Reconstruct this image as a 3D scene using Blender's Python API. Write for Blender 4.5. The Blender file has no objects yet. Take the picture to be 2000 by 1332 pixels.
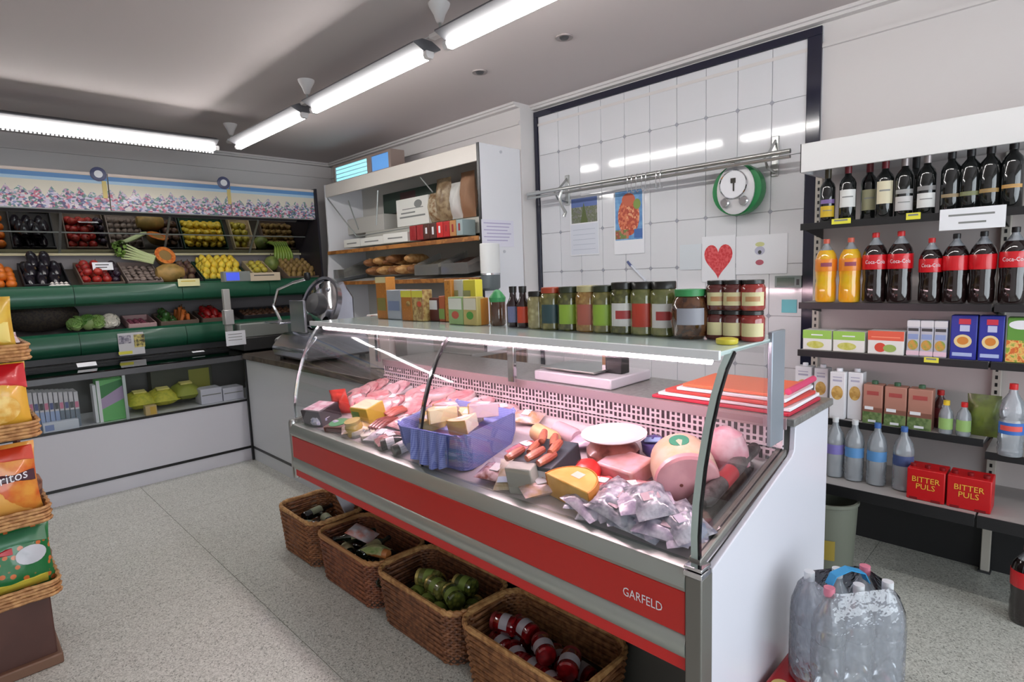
import bpy, math, random
from mathutils import Vector, Matrix
random.seed(11)
SC = bpy.context.scene
COL = SC.collection
R = math.radians

# ---------------------------------------------------------------- camera
CAMH, FPX = 1.55, 1125.0
YAW, PITCH, ROLL = R(45.3), R(-6.73), R(-2.05)
FW = Vector((math.cos(YAW)*math.cos(PITCH), math.sin(YAW)*math.cos(PITCH), math.sin(PITCH)))
RT0 = Vector((math.sin(YAW), -math.cos(YAW), 0)); UP0 = RT0.cross(FW)
RT = math.cos(ROLL)*RT0 + math.sin(ROLL)*UP0
UP = -math.sin(ROLL)*RT0 + math.cos(ROLL)*UP0
EYE = Vector((0, 0, CAMH))
cam = bpy.data.cameras.new('camera'); camo = bpy.data.objects.new('camera', cam); COL.objects.link(camo)
mm = Matrix((RT, UP, -FW)).transposed().to_4x4(); mm.translation = EYE
camo.matrix_world = mm
cam.sensor_width = 36; cam.lens = 36*FPX/2000; cam.clip_start = 0.02
SC.camera = camo

# ---------------------------------------------------------------- light and exposure
SC.view_settings.view_transform = 'Standard'; SC.view_settings.look = 'None'
SC.view_settings.gamma = 1; SC.view_settings.use_curve_mapping = False
SC.view_settings.exposure = 0.0
TUBE_STRENGTH, CASE_STRENGTH, DAY = 40.0, 66.0, 5.0
w = bpy.data.worlds.new('world'); SC.world = w; w.use_nodes = True
w.node_tree.nodes['Background'].inputs[0].default_value = (0.86, 0.93, 1.0, 1)
w.node_tree.nodes['Background'].inputs[1].default_value = DAY
SC.cycles.use_denoising = True
SC.cycles.sample_clamp_indirect = 6
SC.cycles.max_bounces = 9; SC.cycles.diffuse_bounces = 5; SC.cycles.glossy_bounces = 4
SC.cycles.transparent_max_bounces = 20; SC.cycles.transmission_bounces = 6
SC.cycles.caustics_reflective = False; SC.cycles.caustics_refractive = False

# ---------------------------------------------------------------- pixel -> point on a known surface
def ray(px, py): return RT*(px-1000) - UP*(py-666) + FW*FPX
def onX(px, py, x): d = ray(px, py); return EYE + d*(x/d.x)
def onY(px, py, y): d = ray(px, py); return EYE + d*(y/d.y)
def onZ(px, py, z): d = ray(px, py); return EYE + d*((z-CAMH)/d.z)

# ---------------------------------------------------------------- materials
MATS = {}
def lin(c):
    return tuple(((v/255)/12.92 if v/255 <= .04045 else ((v/255+.055)/1.055)**2.4) for v in c) + (1,)
def M(name, rgb, rough=.5, metal=0, coat=0, emit=0, var=None, bump=0, bscale=60, spec=.5, sub=0):
    """var = (rgb2, scale, kind[, lo, hi])"""
    if name in MATS: return MATS[name]
    m = bpy.data.materials.new(name); m.use_nodes = True; nt = m.node_tree
    b = nt.nodes['Principled BSDF']; L = nt.links
    b.inputs['Base Color'].default_value = lin(rgb); b.inputs['Roughness'].default_value = rough
    b.inputs['Metallic'].default_value = metal; b.inputs['Coat Weight'].default_value = coat
    b.inputs['Coat Roughness'].default_value = .08
    b.inputs['Specular IOR Level'].default_value = spec
    if emit:
        b.inputs['Emission Color'].default_value = lin(rgb); b.inputs['Emission Strength'].default_value = emit
    tc = nt.nodes.new('ShaderNodeTexCoord')
    if var:
        kind = var[2]; lo, hi = (var[3], var[4]) if len(var) > 3 else (.4, .6)
        if kind == 'voronoi':
            t = nt.nodes.new('ShaderNodeTexVoronoi'); out = t.outputs['Distance']
        elif kind == 'cells':
            t = nt.nodes.new('ShaderNodeTexVoronoi'); out = t.outputs['Color']
        elif kind == 'wave':
            t = nt.nodes.new('ShaderNodeTexWave'); out = t.outputs['Fac']; t.inputs['Distortion'].default_value = 3
        elif kind == 'checker':
            t = nt.nodes.new('ShaderNodeTexChecker'); out = t.outputs['Fac']
        else:
            t = nt.nodes.new('ShaderNodeTexNoise'); out = t.outputs['Fac']; t.inputs['Detail'].default_value = 4
        t.inputs['Scale'].default_value = var[1]
        L.new(tc.outputs['Object'], t.inputs['Vector'])
        r = nt.nodes.new('ShaderNodeValToRGB')
        r.color_ramp.elements[0].position = lo; r.color_ramp.elements[1].position = hi
        r.color_ramp.elements[0].color = lin(rgb); r.color_ramp.elements[1].color = lin(var[0])
        L.new(out, r.inputs['Fac']); L.new(r.outputs['Color'], b.inputs['Base Color'])
    if bump:
        n = nt.nodes.new('ShaderNodeTexNoise'); n.inputs['Scale'].default_value = bscale
        L.new(tc.outputs['Object'], n.inputs['Vector'])
        bp = nt.nodes.new('ShaderNodeBump'); bp.inputs['Strength'].default_value = bump; bp.inputs['Distance'].default_value = .01
        L.new(n.outputs['Fac'], bp.inputs['Height']); L.new(bp.outputs['Normal'], b.inputs['Normal'])
    MATS[name] = m; return m
def ramp_mat(name, stops, scale, rough=.5, coat=0, kind='cells', stretch=(1, 1, 1)):
    """many coloured patches: a constant colour ramp over cells or noise"""
    if name in MATS: return MATS[name]
    m = bpy.data.materials.new(name); m.use_nodes = True; nt = m.node_tree; L = nt.links
    b = nt.nodes['Principled BSDF']; b.inputs['Roughness'].default_value = rough; b.inputs['Coat Weight'].default_value = coat
    tc = nt.nodes.new('ShaderNodeTexCoord'); mp = nt.nodes.new('ShaderNodeMapping'); mp.inputs['Scale'].default_value = stretch
    L.new(tc.outputs['Object'], mp.inputs['Vector'])
    if kind == 'cells':
        t = nt.nodes.new('ShaderNodeTexVoronoi'); out = t.outputs['Color']
    else:
        t = nt.nodes.new('ShaderNodeTexNoise'); out = t.outputs['Fac']; t.inputs['Detail'].default_value = 3
    t.inputs['Scale'].default_value = scale; L.new(mp.outputs['Vector'], t.inputs['Vector'])
    r = nt.nodes.new('ShaderNodeValToRGB'); cr = r.color_ramp; cr.interpolation = 'CONSTANT' if kind == 'cells' else 'LINEAR'
    lo, hi = (0, 1) if kind == 'cells' else (.3, .72)
    n = len(stops)
    while len(cr.elements) < n: cr.elements.new(.5)
    for i, c in enumerate(stops):
        cr.elements[i].position = lo+(hi-lo)*i/n; cr.elements[i].color = lin(c)
    L.new(out, r.inputs['Fac']); L.new(r.outputs['Color'], b.inputs['Base Color'])
    MATS[name] = m; return m
def clear(name, tint=(1, 1, 1), ior=1.45, gloss=1.0, body=0, rough=.02, bodyrgb=(255, 255, 255), bump=0, bscale=40):
    """clear pane or film: lets light straight through, mirrors by Fresnel, body = share of milky plastic"""
    if name in MATS: return MATS[name]
    m = bpy.data.materials.new(name); m.use_nodes = True; nt = m.node_tree; L = nt.links
    nt.nodes.remove(nt.nodes['Principled BSDF']); o = nt.nodes['Material Output']
    t = nt.nodes.new('ShaderNodeBsdfTransparent'); t.inputs[0].default_value = tint + (1,)
    g = nt.nodes.new('ShaderNodeBsdfGlossy'); g.inputs['Roughness'].default_value = rough
    f = nt.nodes.new('ShaderNodeFresnel'); f.inputs[0].default_value = ior
    mu = nt.nodes.new('ShaderNodeMath'); mu.operation = 'MULTIPLY'; mu.inputs[1].default_value = gloss; L.new(f.outputs[0], mu.inputs[0])
    src = t.outputs[0]
    if body:
        d = nt.nodes.new('ShaderNodeBsdfDiffuse'); d.inputs[0].default_value = lin(bodyrgb)
        mb = nt.nodes.new('ShaderNodeMixShader'); mb.inputs[0].default_value = body
        L.new(t.outputs[0], mb.inputs[1]); L.new(d.outputs[0], mb.inputs[2]); src = mb.outputs[0]
    if bump:
        tc = nt.nodes.new('ShaderNodeTexCoord'); n = nt.nodes.new('ShaderNodeTexNoise'); n.inputs['Scale'].default_value = bscale
        L.new(tc.outputs['Object'], n.inputs['Vector']); bp = nt.nodes.new('ShaderNodeBump'); bp.inputs['Strength'].default_value = bump; bp.inputs['Distance'].default_value = .01
        L.new(n.outputs['Fac'], bp.inputs['Height']); L.new(bp.outputs['Normal'], g.inputs['Normal']); L.new(bp.outputs['Normal'], f.inputs['Normal'])
    mx = nt.nodes.new('ShaderNodeMixShader'); L.new(mu.outputs[0], mx.inputs[0]); L.new(src, mx.inputs[1]); L.new(g.outputs[0], mx.inputs[2])
    L.new(mx.outputs[0], o.inputs[0]); MATS[name] = m; return m

white = M('white laminate', (226, 226, 230), .35)
whitep = M('white paper', (232, 233, 238), .6)
wallm = M('painted plaster', (214, 210, 209), .75, bump=.04, bscale=40)
ceilm = M('ceiling paint', (192, 183, 182), .8)
black = M('black plastic', (22, 22, 24), .35)
blackm = M('black gloss', (16, 16, 18), .12)
steel = M('brushed steel', (190, 192, 190), .28, metal=1, bump=.03, bscale=200)
chrome = M('chrome', (225, 225, 228), .08, metal=1)
alu = M('grey aluminium', (165, 170, 168), .38, metal=.7)
greym = M('grey enamel', (128, 128, 128), .45)
dgrey = M('dark grey', (62, 62, 64), .45)
red = M('case red', (190, 34, 26), .35)
glass = clear('pane glass', (.985, .992, .988), 1.4, .25)
film = clear('plastic film', (.97, .98, 1), 1.6, 1.6, .15, .08, (238, 240, 252), .9, 38)
pet = clear('clear plastic bottle', (.95, .97, .99), 1.5, 1.4, .30, .06, (230, 238, 248))
wood = M('oak edge', (176, 118, 60), .45, var=((140, 88, 42), 14, 'wave'))
wick = M('wicker', (150, 96, 58), .6, var=((110, 66, 38), 40, 'noise'))
wickd = M('pale wicker', (196, 150, 96), .6, var=((160, 112, 66), 40, 'noise'))

# ---------------------------------------------------------------- mesh helpers
class MB:
    def __init__(s): s.v = []; s.f = []
    def add(s, vs, fs):
        o = len(s.v); s.v += [Vector(v) for v in vs]; s.f += [tuple(i+o for i in f) for f in fs]; return s
    def box(s, x0, x1, y0, y1, z0, z1, m=None):
        vs = [Vector((x, y, z)) for z in (z0, z1) for y in (y0, y1) for x in (x0, x1)]
        if m: vs = [m @ v for v in vs]
        return s.add(vs, [(0, 2, 3, 1), (4, 5, 7, 6), (0, 1, 5, 4), (2, 6, 7, 3), (0, 4, 6, 2), (1, 3, 7, 5)])
    def cbox(s, c, sz, m=None):
        return s.box(c[0]-sz[0]/2, c[0]+sz[0]/2, c[1]-sz[1]/2, c[1]+sz[1]/2, c[2]-sz[2]/2, c[2]+sz[2]/2, m)
    def lathe(s, prof, seg=18, m=None, ex=1, ey=1, caps=True):
        vs = []; fs = []
        for r, z in prof:
            for k in range(seg):
                a = 2*math.pi*k/seg; vs.append(Vector((r*ex*math.cos(a), r*ey*math.sin(a), z)))
        n = len(prof)
        for i in range(n-1):
            for k in range(seg):
                k2 = (k+1) % seg; fs.append((i*seg+k, i*seg+k2, (i+1)*seg+k2, (i+1)*seg+k))
        if caps and prof[0][0] > 1e-5: fs.append(tuple(range(seg-1, -1, -1)))
        if caps and prof[-1][0] > 1e-5: fs.append(tuple((n-1)*seg+k for k in range(seg)))
        if m: vs = [m @ v for v in vs]
        return s.add(vs, fs)
    def cyl(s, a, b, r, seg=12, r2=None):
        a = Vector(a); b = Vector(b); d = b-a; q = d.to_track_quat('Z', 'Y').to_matrix().to_4x4(); q.translation = a
        return s.lathe([(r, 0), (r if r2 is None else r2, d.length)], seg, q)
    def tube(s, pts, r, seg=8, closed=False):
        pts = [Vector(p) for p in pts]; n = len(pts); vs = []; fs = []; up = None
        for i, p in enumerate(pts):
            a = pts[(i-1) % n] if (closed or i) else p; b = pts[(i+1) % n] if (closed or i < n-1) else p
            t = (b-a).normalized()
            if up is None: up = t.orthogonal().normalized()
            up = (up - t*up.dot(t)); up = up.normalized() if up.length > 1e-6 else t.orthogonal().normalized()
            q = t.cross(up); rr = r[i] if isinstance(r, (list, tuple)) else r
            for k in range(seg):
                g = 2*math.pi*k/seg; vs.append(p + (up*math.cos(g)+q*math.sin(g))*rr)
        for i in range(n if closed else n-1):
            j = (i+1) % n
            for k in range(seg):
                k2 = (k+1) % seg; fs.append((i*seg+k, i*seg+k2, j*seg+k2, j*seg+k))
        if not closed: fs += [tuple(range(seg-1, -1, -1)), tuple((n-1)*seg+k for k in range(seg))]
        return s.add(vs, fs)
    def prism(s, poly, axis, a, b):
        def P(u, v, w): return {'x': (w, u, v), 'y': (u, w, v), 'z': (u, v, w)}[axis]
        n = len(poly); vs = [P(u, v, a) for u, v in poly]+[P(u, v, b) for u, v in poly]
        fs = [tuple(range(n-1, -1, -1)), tuple(range(n, 2*n))]+[(i, (i+1) % n, n+(i+1) % n, n+i) for i in range(n)]
        return s.add(vs, fs)
    def strip(s, curve, th, axis, a, b):
        """sheet of thickness th following an open 2-D curve, extruded along axis"""
        off = []
        for i, p in enumerate(curve):
            q0 = Vector(curve[max(i-1, 0)]); q1 = Vector(curve[min(i+1, len(curve)-1)]); t = (q1-q0).normalized()
            off.append((p[0]-t.y*th, p[1]+t.x*th))
        return s.prism(list(curve)+off[::-1], axis, a, b)
    def ball(s, c, r, seg=12, rings=8, m=None, jit=0):
        r = (r, r, r) if not isinstance(r, (tuple, list)) else r; vs = []; fs = []
        c = Vector(c)
        for i in range(rings+1):
            th = math.pi*i/rings
            for k in range(seg):
                a = 2*math.pi*k/seg; j = 1+random.uniform(-jit, jit)
                vs.append(Vector((r[0]*math.sin(th)*math.cos(a)*j, r[1]*math.sin(th)*math.sin(a)*j, r[2]*math.cos(th)*j)))
        for i in range(rings):
            for k in range(seg):
                k2 = (k+1) % seg; fs.append((i*seg+k, (i+1)*seg+k, (i+1)*seg+k2, i*seg+k2))
        vs = [(m @ v if m else v)+c for v in vs]
        return s.add(vs, fs)
    def patch(s, r, z0, z1, a0, a1, n=10):
        """piece of a cylinder wall (a label) with thickness"""
        vs = []; fs = []
        for i in range(n+1):
            a = a0+(a1-a0)*i/n; c, q = math.cos(a), math.sin(a)
            vs += [(r*c, r*q, z0), (r*c, r*q, z1)]
        for i in range(n): fs.append((2*i, 2*i+2, 2*i+3, 2*i+1))
        return s.add(vs, fs)
    def pillow(s, w, h, t, nu=10, nv=12, crimp=.06, wob=.0):
        """filled bag standing in the XZ plane, base at z=0, facing -Y"""
        for sg in (-1, 1):
            vs = []; fs = []
            for j in range(nv+1):
                v = j/nv
                for i in range(nu+1):
                    u = i/nu; e = max(0, 1-abs(2*u-1)**2.6)
                    vv = min(max((v-crimp)/(1-2*crimp), 0), 1); g = max(0, 1-abs(2*vv-1)**2.6)
                    y = sg*t/2*(e*g)**.6 + wob*math.sin(u*17+v*3)*math.sin(v*13+u*5)*e*g
                    wd = w*(1-.06*g)
                    vs.append((wd*(u-.5), y, h*v))
            for j in range(nv):
                for i in range(nu):
                    a = j*(nu+1)+i; q = (a, a+1, a+nu+2, a+nu+1); fs.append(q if sg < 0 else q[::-1])
            s.add(vs, fs)
        return s
    def xf(s, m): s.v = [m @ v for v in s.v]; return s
    def build(s, name, mat, parent=None, bev=0, smooth=35):
        me = bpy.data.meshes.new(name); o0 = parent.matrix_basis.inverted() if parent is not None and parent.parent is None else None
        if parent is not None:
            if parent.parent is None: vs = [o0 @ v for v in s.v]
            else: vs = [parent.parent.matrix_basis.inverted() @ v for v in s.v]
        else: vs = s.v
        me.from_pydata([tuple(v) for v in vs], [], s.f); me.materials.append(mat)
        if smooth:
            me.polygons.foreach_set('use_smooth', [True]*len(me.polygons)); me.set_sharp_from_angle(angle=R(smooth))
        o = bpy.data.objects.new(name, me); COL.objects.link(o)
        if parent is not None: o.parent = parent
        if bev:
            b = o.modifiers.new('bevel', 'BEVEL'); b.width = bev; b.segments = 2; b.limit_method = 'ANGLE'; b.harden_normals = False
        return o
def tag(o, label=None, cat=None, group=None, kind=None):
    for k, v in (('label', label), ('category', cat), ('group', group), ('kind', kind)):
        if v: o[k] = v
    return o
def thing(name, label, cat, loc=(0, 0, 0), rz=0, group=None):
    o = bpy.data.objects.new(name, None); o.empty_display_size = .05; COL.objects.link(o)
    o.location = loc; o.rotation_euler = (0, 0, rz)
    bpy.context.view_layer.update() if False else None
    o.matrix_basis = Matrix.Translation(Vector(loc)) @ Matrix.Rotation(rz, 4, 'Z')
    return tag(o, label, cat, group)
def pose(o, m): o.matrix_basis = m; return o
def dup(root, loc, rz=0, label=None, group=None, scale=None, m=None):
    r = root.copy(); COL.objects.link(r)
    r.matrix_basis = m if m is not None else Matrix.Translation(Vector(loc)) @ Matrix.Rotation(rz, 4, 'Z') @ (Matrix.Scale(scale, 4) if scale else Matrix.Identity(4))
    if label: r['label'] = label
    if group: r['group'] = group
    for ch in list(root.children):
        c = ch.copy(); COL.objects.link(c); c.parent = r
        for g in list(ch.children):
            d = g.copy(); COL.objects.link(d); d.parent = c
    return r
TXT = {}
def text_mesh(s):
    if s not in TXT:
        cu = bpy.data.curves.new('t', 'FONT'); cu.body = s; cu.size = 1; cu.align_x = 'CENTER'; cu.align_y = 'CENTER'; cu.resolution_u = 2
        o = bpy.data.objects.new('t', cu); COL.objects.link(o)
        dg = bpy.context.evaluated_depsgraph_get(); me = o.evaluated_get(dg).to_mesh()
        TXT[s] = ([tuple(v.co[:2]) for v in me.vertices], [tuple(p.vertices) for p in me.polygons])
        o.evaluated_get(dg).to_mesh_clear(); bpy.data.objects.remove(o); bpy.data.curves.remove(cu)
    return TXT[s]
def lettering(s, size, mat, parent, fn, sx=1, name='lettering'):
    v, f = text_mesh(s)
    return MB().add([fn(a*size*sx, b*size) for a, b in v], f).build(name, mat, parent, smooth=0)
def rotm(rx=0, ry=0, rz=0, t=(0, 0, 0)):
    return Matrix.Translation(Vector(t)) @ Matrix.Rotation(rz, 4, 'Z') @ Matrix.Rotation(ry, 4, 'Y') @ Matrix.Rotation(rx, 4, 'X')
def ellipse(cu, cv, ru, rv, n=20): return [(cu+ru*math.cos(2*math.pi*k/n), cv+rv*math.sin(2*math.pi*k/n)) for k in range(n)]
# ================================================================ THE ROOM
ZC = 2.88; XW = 3.60; XN = 3.42; YN = 3.275; YB = 6.36; XL = -2.4; YF = -2.6
def struct(o): o['kind'] = 'structure'; return o
# floor: large terrazzo slabs with hairline joints
terr = ramp_mat('terrazzo', [(134, 135, 128), (170, 171, 163), (188, 189, 181), (200, 201, 193), (210, 211, 203), (180, 181, 173)], 190, .32, .15)
flo = MB().box(XL, XW, YF, YB, -.14, -.012).build('floor', M('joint mortar', (104, 104, 100), .8)); struct(flo)
gx = [XL, -1.44, -.24, .961, 2.16, 3.36, XW]; gy = [YF, -1.65, -.45, .75, 1.95, 3.14, 4.34, 5.54, YB]
for i in range(len(gx)-1):
    for j in range(len(gy)-1):
        MB().box(gx[i]+.0012, gx[i+1]-.0012, gy[j]+.0012, gy[j+1]-.0012, -.02, 0).build('floor_slab', terr, flo, smooth=0)
struct(MB().box(XL-.2, XW+.2, YF-.2, YB+.2, ZC, ZC+.15).build('ceiling', ceilm, smooth=0))
struct(MB().box(XW, XW+.2, YF, YN, 0, ZC).build('wall_right', wallm, smooth=0))
struct(MB().box(XN, XW+.2, YN, YB, 0, ZC).build('wall_right_pier', wallm, smooth=0))
struct(MB().box(XL, XW+.2, YB, YB+.2, 0, ZC).build('wall_back', wallm, smooth=0))
struct(MB().box(XL-.2, XL, YF-.2, YB+.2, 0, ZC).build('wall_left', wallm, smooth=0))
# street side: shop front with a big pane
fr = MB().box(XL, -1.7, YF-.2, YF, 0, ZC).box(3.3, XW+.2, YF-.2, YF, 0, ZC).box(-1.7, 3.3, YF-.2, YF, 2.55, ZC).box(-1.7, 3.3, YF-.2, YF, 0, .35)
struct(fr.build('wall_front', wallm, smooth=0))
sh = struct(MB().box(-1.7, 3.3, YF-.12, YF-.06, .35, .42).box(-1.7, 3.3, YF-.12, YF-.06, 2.48, 2.55).box(-1.7, -1.63, YF-.12, YF-.06, .42, 2.48)
            .box(3.23, 3.3, YF-.12, YF-.06, .42, 2.48).box(.77, .83, YF-.12, YF-.06, .42, 2.48).build('window_1', alu, smooth=0))
for a, b in ((-1.63, .77), (.83, 3.23)):
    MB().box(a, b, YF-.093, YF-.087, .42, 2.48).build('pane', glass, sh, smooth=0)
pl = bpy.data.lights.new('window_daylight', 'AREA'); pl.shape = 'RECTANGLE'; pl.size = 4.86; pl.size_y = 2.06; pl.cycles.is_portal = True
plo = bpy.data.objects.new('window_daylight', pl); COL.objects.link(plo); plo.location = (.8, YF-.14, 1.45); plo.rotation_euler = (R(90), 0, 0)
# cornice: cove with two bead lines
def cornice(n, pts):
    b = MB()
    for (x0, y0), (x1, y1), inn in pts:
        ix, iy = inn
        for z0, z1, d in ((2.715, 2.735, .022), (2.735, 2.745, .012), (2.845, 2.862, .05), (2.862, 2.88, .07)):
            b.box(min(x0, x1, x0+ix*d, x1+ix*d), max(x0, x1, x0+ix*d, x1+ix*d), min(y0, y1, y0+iy*d, y1+iy*d), max(y0, y1, y0+iy*d, y1+iy*d), z0, z1)
    struct(b.build('trim_%d' % n, wallm, smooth=0))
cornice(1, [((XW, YF), (XW, YN), (-1, 0))])
cornice(2, [((XN, YN-.0), (XN, YB), (-1, 0))])
cornice(3, [((XL, YB), (XN, YB), (0, -1))])

# ================================================================ CEILING LIGHTS
tubem = M('lit tube', (255, 251, 248), .4, emit=TUBE_STRENGTH)
lampw = M('lamp housing white', (225, 222, 222), .4)
LX, LY, LZ = 1.908, 5.21, 2.672
def luminaire(a, b, label, grp=None, louvre=False):
    a = Vector(a); b = Vector(b); mid = (a+b)/2; d = (b-a).normalized(); Ln = (b-a).length
    rz = math.atan2(d.y, d.x)
    t = thing('tube_light', label, 'ceiling light', mid, rz, grp)
    mt = t.matrix_basis
    MB().prism([(-.022, .012), (.022, .012), (.085, .040), (.085, .047), (.03, .072), (-.03, .072), (-.085, .047), (-.085, .040)], 'x', -Ln/2-.01, Ln/2+.01).xf(mt).build('reflector', M('reflector enamel', (88, 88, 92), .6), t)
    prof = [(-.022, .011), (-.024, -.006), (-.015, -.022), (.015, -.022), (.024, -.006), (.022, .011)]
    MB().prism(prof, 'x', -Ln/2, Ln/2).xf(mt).build('tube', tubem, t)
    for s in (-1, 1):
        MB().prism([(p[0]*1.04, p[1]*1.05) for p in prof], 'x', s*Ln/2 if s > 0 else -Ln/2-.03, s*Ln/2+.03 if s > 0 else -Ln/2).xf(mt).build('end_cap', lampw, t)
    if louvre:
        lb = MB().box(-Ln/2, Ln/2, -.036, -.033, -.030, .03)
        k = -Ln/2
        while k < Ln/2:
            lb.box(k, k+.012, -.036, -.033, -.042, -.03); k += .024
        lb.xf(mt).build('louvre_strip', lampw, t, smooth=0)
    return t
ys = [5.11, 3.80+.09, 2.35+.09, .90+.09, -.55+.09]
names = ['lit white tube light at the fruit shelf end of the row over the deli case', 'lit white tube light second from the fruit shelves in the row over the deli case',
         'lit white tube light third from the fruit shelves, above the deli case', 'unseen white tube light added to brighten the room, fourth from the fruit shelves']
for i in range(4):
    y1 = (5.06, 3.705, 2.285, .86)[i]; y0 = (3.88, 2.475, 1.055, -.37)[i]  # fourth tube is unseen, added to give the room more light
    luminaire((LX, y1, LZ), (LX, y0, LZ), names[i], 'tube lights over the deli case')
luminaire((1.765, LY, LZ), (.36, LY, LZ), 'lit tube light with louvre edge hanging over the fruit shelves beside the corner rod', 'tube lights over the fruit', True)
luminaire((.28, LY, LZ), (-1.12, LY, LZ), 'lit tube light with louvre edge over the fruit shelves away from the corner rod', 'tube lights over the fruit', True)
rods = [(2.355, 'white ceiling rose and rod above the gap over the middle of the deli case'), (3.80, 'white ceiling rose and rod above the slicer end of the deli case'), (LY, 'white ceiling rose and rod where the two light rows meet')]
for y, lb in rods:
    t = thing('light_hanger', lb, 'light hanger', (LX, y, LZ+.06), 0, 'rods holding the tube lights')
    MB().lathe([(.055, 0), (.052, -.012), (.03, -.05), (.018, -.085), (.012, -.09)], 18, Matrix.Translation((LX, y, ZC))).build('ceiling_rose', lampw, t)
    MB().cyl((LX, y, LZ+.06), (LX, y, ZC-.06), .007, 8).build('rod', alu, t)
    MB().box(LX-.02, LX+.02, y-.07, y+.07, LZ+.06, LZ+.08).build('bracket', lampw, t, .004)
# thin cable between hangers
tag(MB().tube([(LX+.03, 2.36+(3.8-2.36)*k/12, LZ+.075+.03*abs(k-6)/6) for k in range(13)], .004, 6).build('light_cable', lampw), 'thin cable running along the tops of the tube lights', 'cable')
for (px, py), lb in (((937, 140), 'small recessed ceiling spotlight above the calendars half of the tiled wall'), ((1102, 72), 'small recessed ceiling spotlight above the middle of the tiled wall, over the hooks')):
    p = onZ(px, py, ZC); t = thing('recessed_spotlight', lb, 'spotlight', (p.x, p.y, ZC-.02), 0, 'recessed ceiling spots')
    MB().lathe([(.028, -.004), (.05, -.008), (.052, 0)], 18, Matrix.Translation((p.x, p.y, ZC)), 1, 1, False).build('ring', M('spot ring', (150, 140, 138), .4, metal=.3), t)
    MB().lathe([(.0, -.016), (.02, -.014), (.028, -.004)], 14, Matrix.Translation((p.x, p.y, ZC))).build('bulb', dgrey, t)

# ================================================================ TILED WALL
navy = M('navy tile border', (24, 26, 48), .12, coat=.6)
tilem = M('glazed white tile', (222, 223, 227), .07, coat=.5)
TY0, TY1, TZ1 = 1.195, 3.235, 2.785
tw = MB().box(XW-.012, XW, TY0-.075, TY1+.035, .60, TZ1+.045).build('trim_tile_bed', M('pale grout', (204, 204, 208), .7)); struct(tw)
nc, nr = 10, 7; tw_ = .2045; th_ = .312
y_first = 3.022+.2045
for r in range(nr):
    zt = TZ1+.01-(r)*th_ ; zt = 2.795-r*th_
    for c in range(nc):
        ya = max(TY0, y_first-(c+1)*tw_); yb = min(TY1, y_first-c*tw_)
        if yb-ya < .02: continue
        MB().box(XW-.02, XW-.012, ya+.0015, yb-.0015, zt-th_+.0015, min(zt, TZ1)-.0015).build('tile', tilem, tw, .0015)
dots = MB()
for r in range(1, nr):
    for c in range(1, nc):
        y = y_first-c*tw_; z = 2.795-r*th_
        dots.cbox((XW-.0205, y, z), (.003, .022, .022), Matrix.Translation((0, y, z)) @ Matrix.Rotation(R(45), 4, 'X') @ Matrix.Translation((0, -y, -z)))
dots.build('inset_dots', M('grey tile inset', (160, 162, 172), .2), tw, smooth=0)
tb = MB().box(XW-.03, XW-.012, TY0-.075, TY1+.035, TZ1, TZ1+.045).box(XW-.03, XW-.012, TY1, TY1+.035, .6, TZ1).box(XW-.03, XW-.012, TY0-.075, TY0, .6, TZ1)
tb.build('border', navy, tw, .003)
MB().cbox((XW-.03, TY1+.018, 2.2), (.012, .04, .02)).build('border_chip', whitep, tw)
# steel hanging rail with hooks
rl = thing('hanging_rail', 'long steel hanging rail on brackets along the tiled wall', 'rail', (3.42, 2.15, 2.15))
MB().cyl((3.42, 1.22, 2.165), (3.42, 3.22, 2.165), .014, 12).build('upper_bar', steel, rl)
MB().cyl((3.42, 1.22, 2.135), (3.42, 3.22, 2.135), .01, 10).build('lower_bar', steel, rl)
for y in (1.36, 2.94):
    MB().box(XW-.03, XW-.012, y-.02, y+.02, 2.06, 2.29).build('wall_plate', steel, rl, .003)
    MB().tube([(XW-.02, y, 2.27), (3.5, y, 2.2), (3.42, y, 2.15), (3.46, y, 2.1), (XW-.02, y, 2.08)], .008, 8).build('bracket', steel, rl)
for i, (px, py) in enumerate(((1228, 360), (1236, 360), (1245, 358), (1256, 357), (1264, 356), (1284, 353), (1292, 352))):
    y = onX(px, py, 3.42).y
    h = MB().tube([(3.42+.016*math.cos(a), y, 2.165+.016*math.sin(a)) for a in [R(-60+24*k) for k in range(11)]]+[(3.4, y, 2.09), (3.405, y, 2.07), (3.42, y, 2.062), (3.432, y, 2.075)], .0028, 6)
    tag(h.build('meat_hook', chrome), 'small steel S hook hanging in the cluster on the wall rail', 'hook', 'hooks on the wall rail')
p = onX(1098, 372, 3.42)
tag(MB().tube([(3.42, p.y, 2.16), (3.40, p.y+.01, 2.1), (3.41, p.y, 2.04), (3.43, p.y-.02, 1.99), (3.42, p.y-.01, 1.96)], .012, 8).build('hanging_tongs', steel), 'steel tongs hanging at the pier end of the rail', 'tongs')
# round hanging clock
c = onX(1449, 374, 3.56); c.z = 2.0
ck = thing('hanging_clock', 'round green and white dial with two small round knobs hanging from the rail', 'clock', (3.5, c.y, c.z-.155))
mt = Matrix.Translation((3.5, c.y, c.z)) @ Matrix.Rotation(R(90), 4, 'Y') @ Matrix.Rotation(R(180), 4, 'X')
green = M('clock green', (30, 128, 70), .35)
def disc(n, mat, prof, dy=0, dz=0, ex=1, ey=1, caps=True): return MB().lathe(prof, 36, Matrix.Translation((3.5, c.y+dy, c.z+dz)) @ Matrix.Rotation(R(-90), 4, 'Y'), ex, ey, caps).build(n, mat, ck)
disc('body', green, [(.15, -.05), (.155, -.01), (.15, .02), (.0, .022)])
disc('face', M('clock face', (214, 214, 216), .25), [(.112, .0), (.115, .034), (.10, .042), (.0, .044)], 0, 0, 1.28, 1)
disc('dial', whitep, [(.078, .03), (.08, .05), (.0, .05)], .008, .03)
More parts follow.
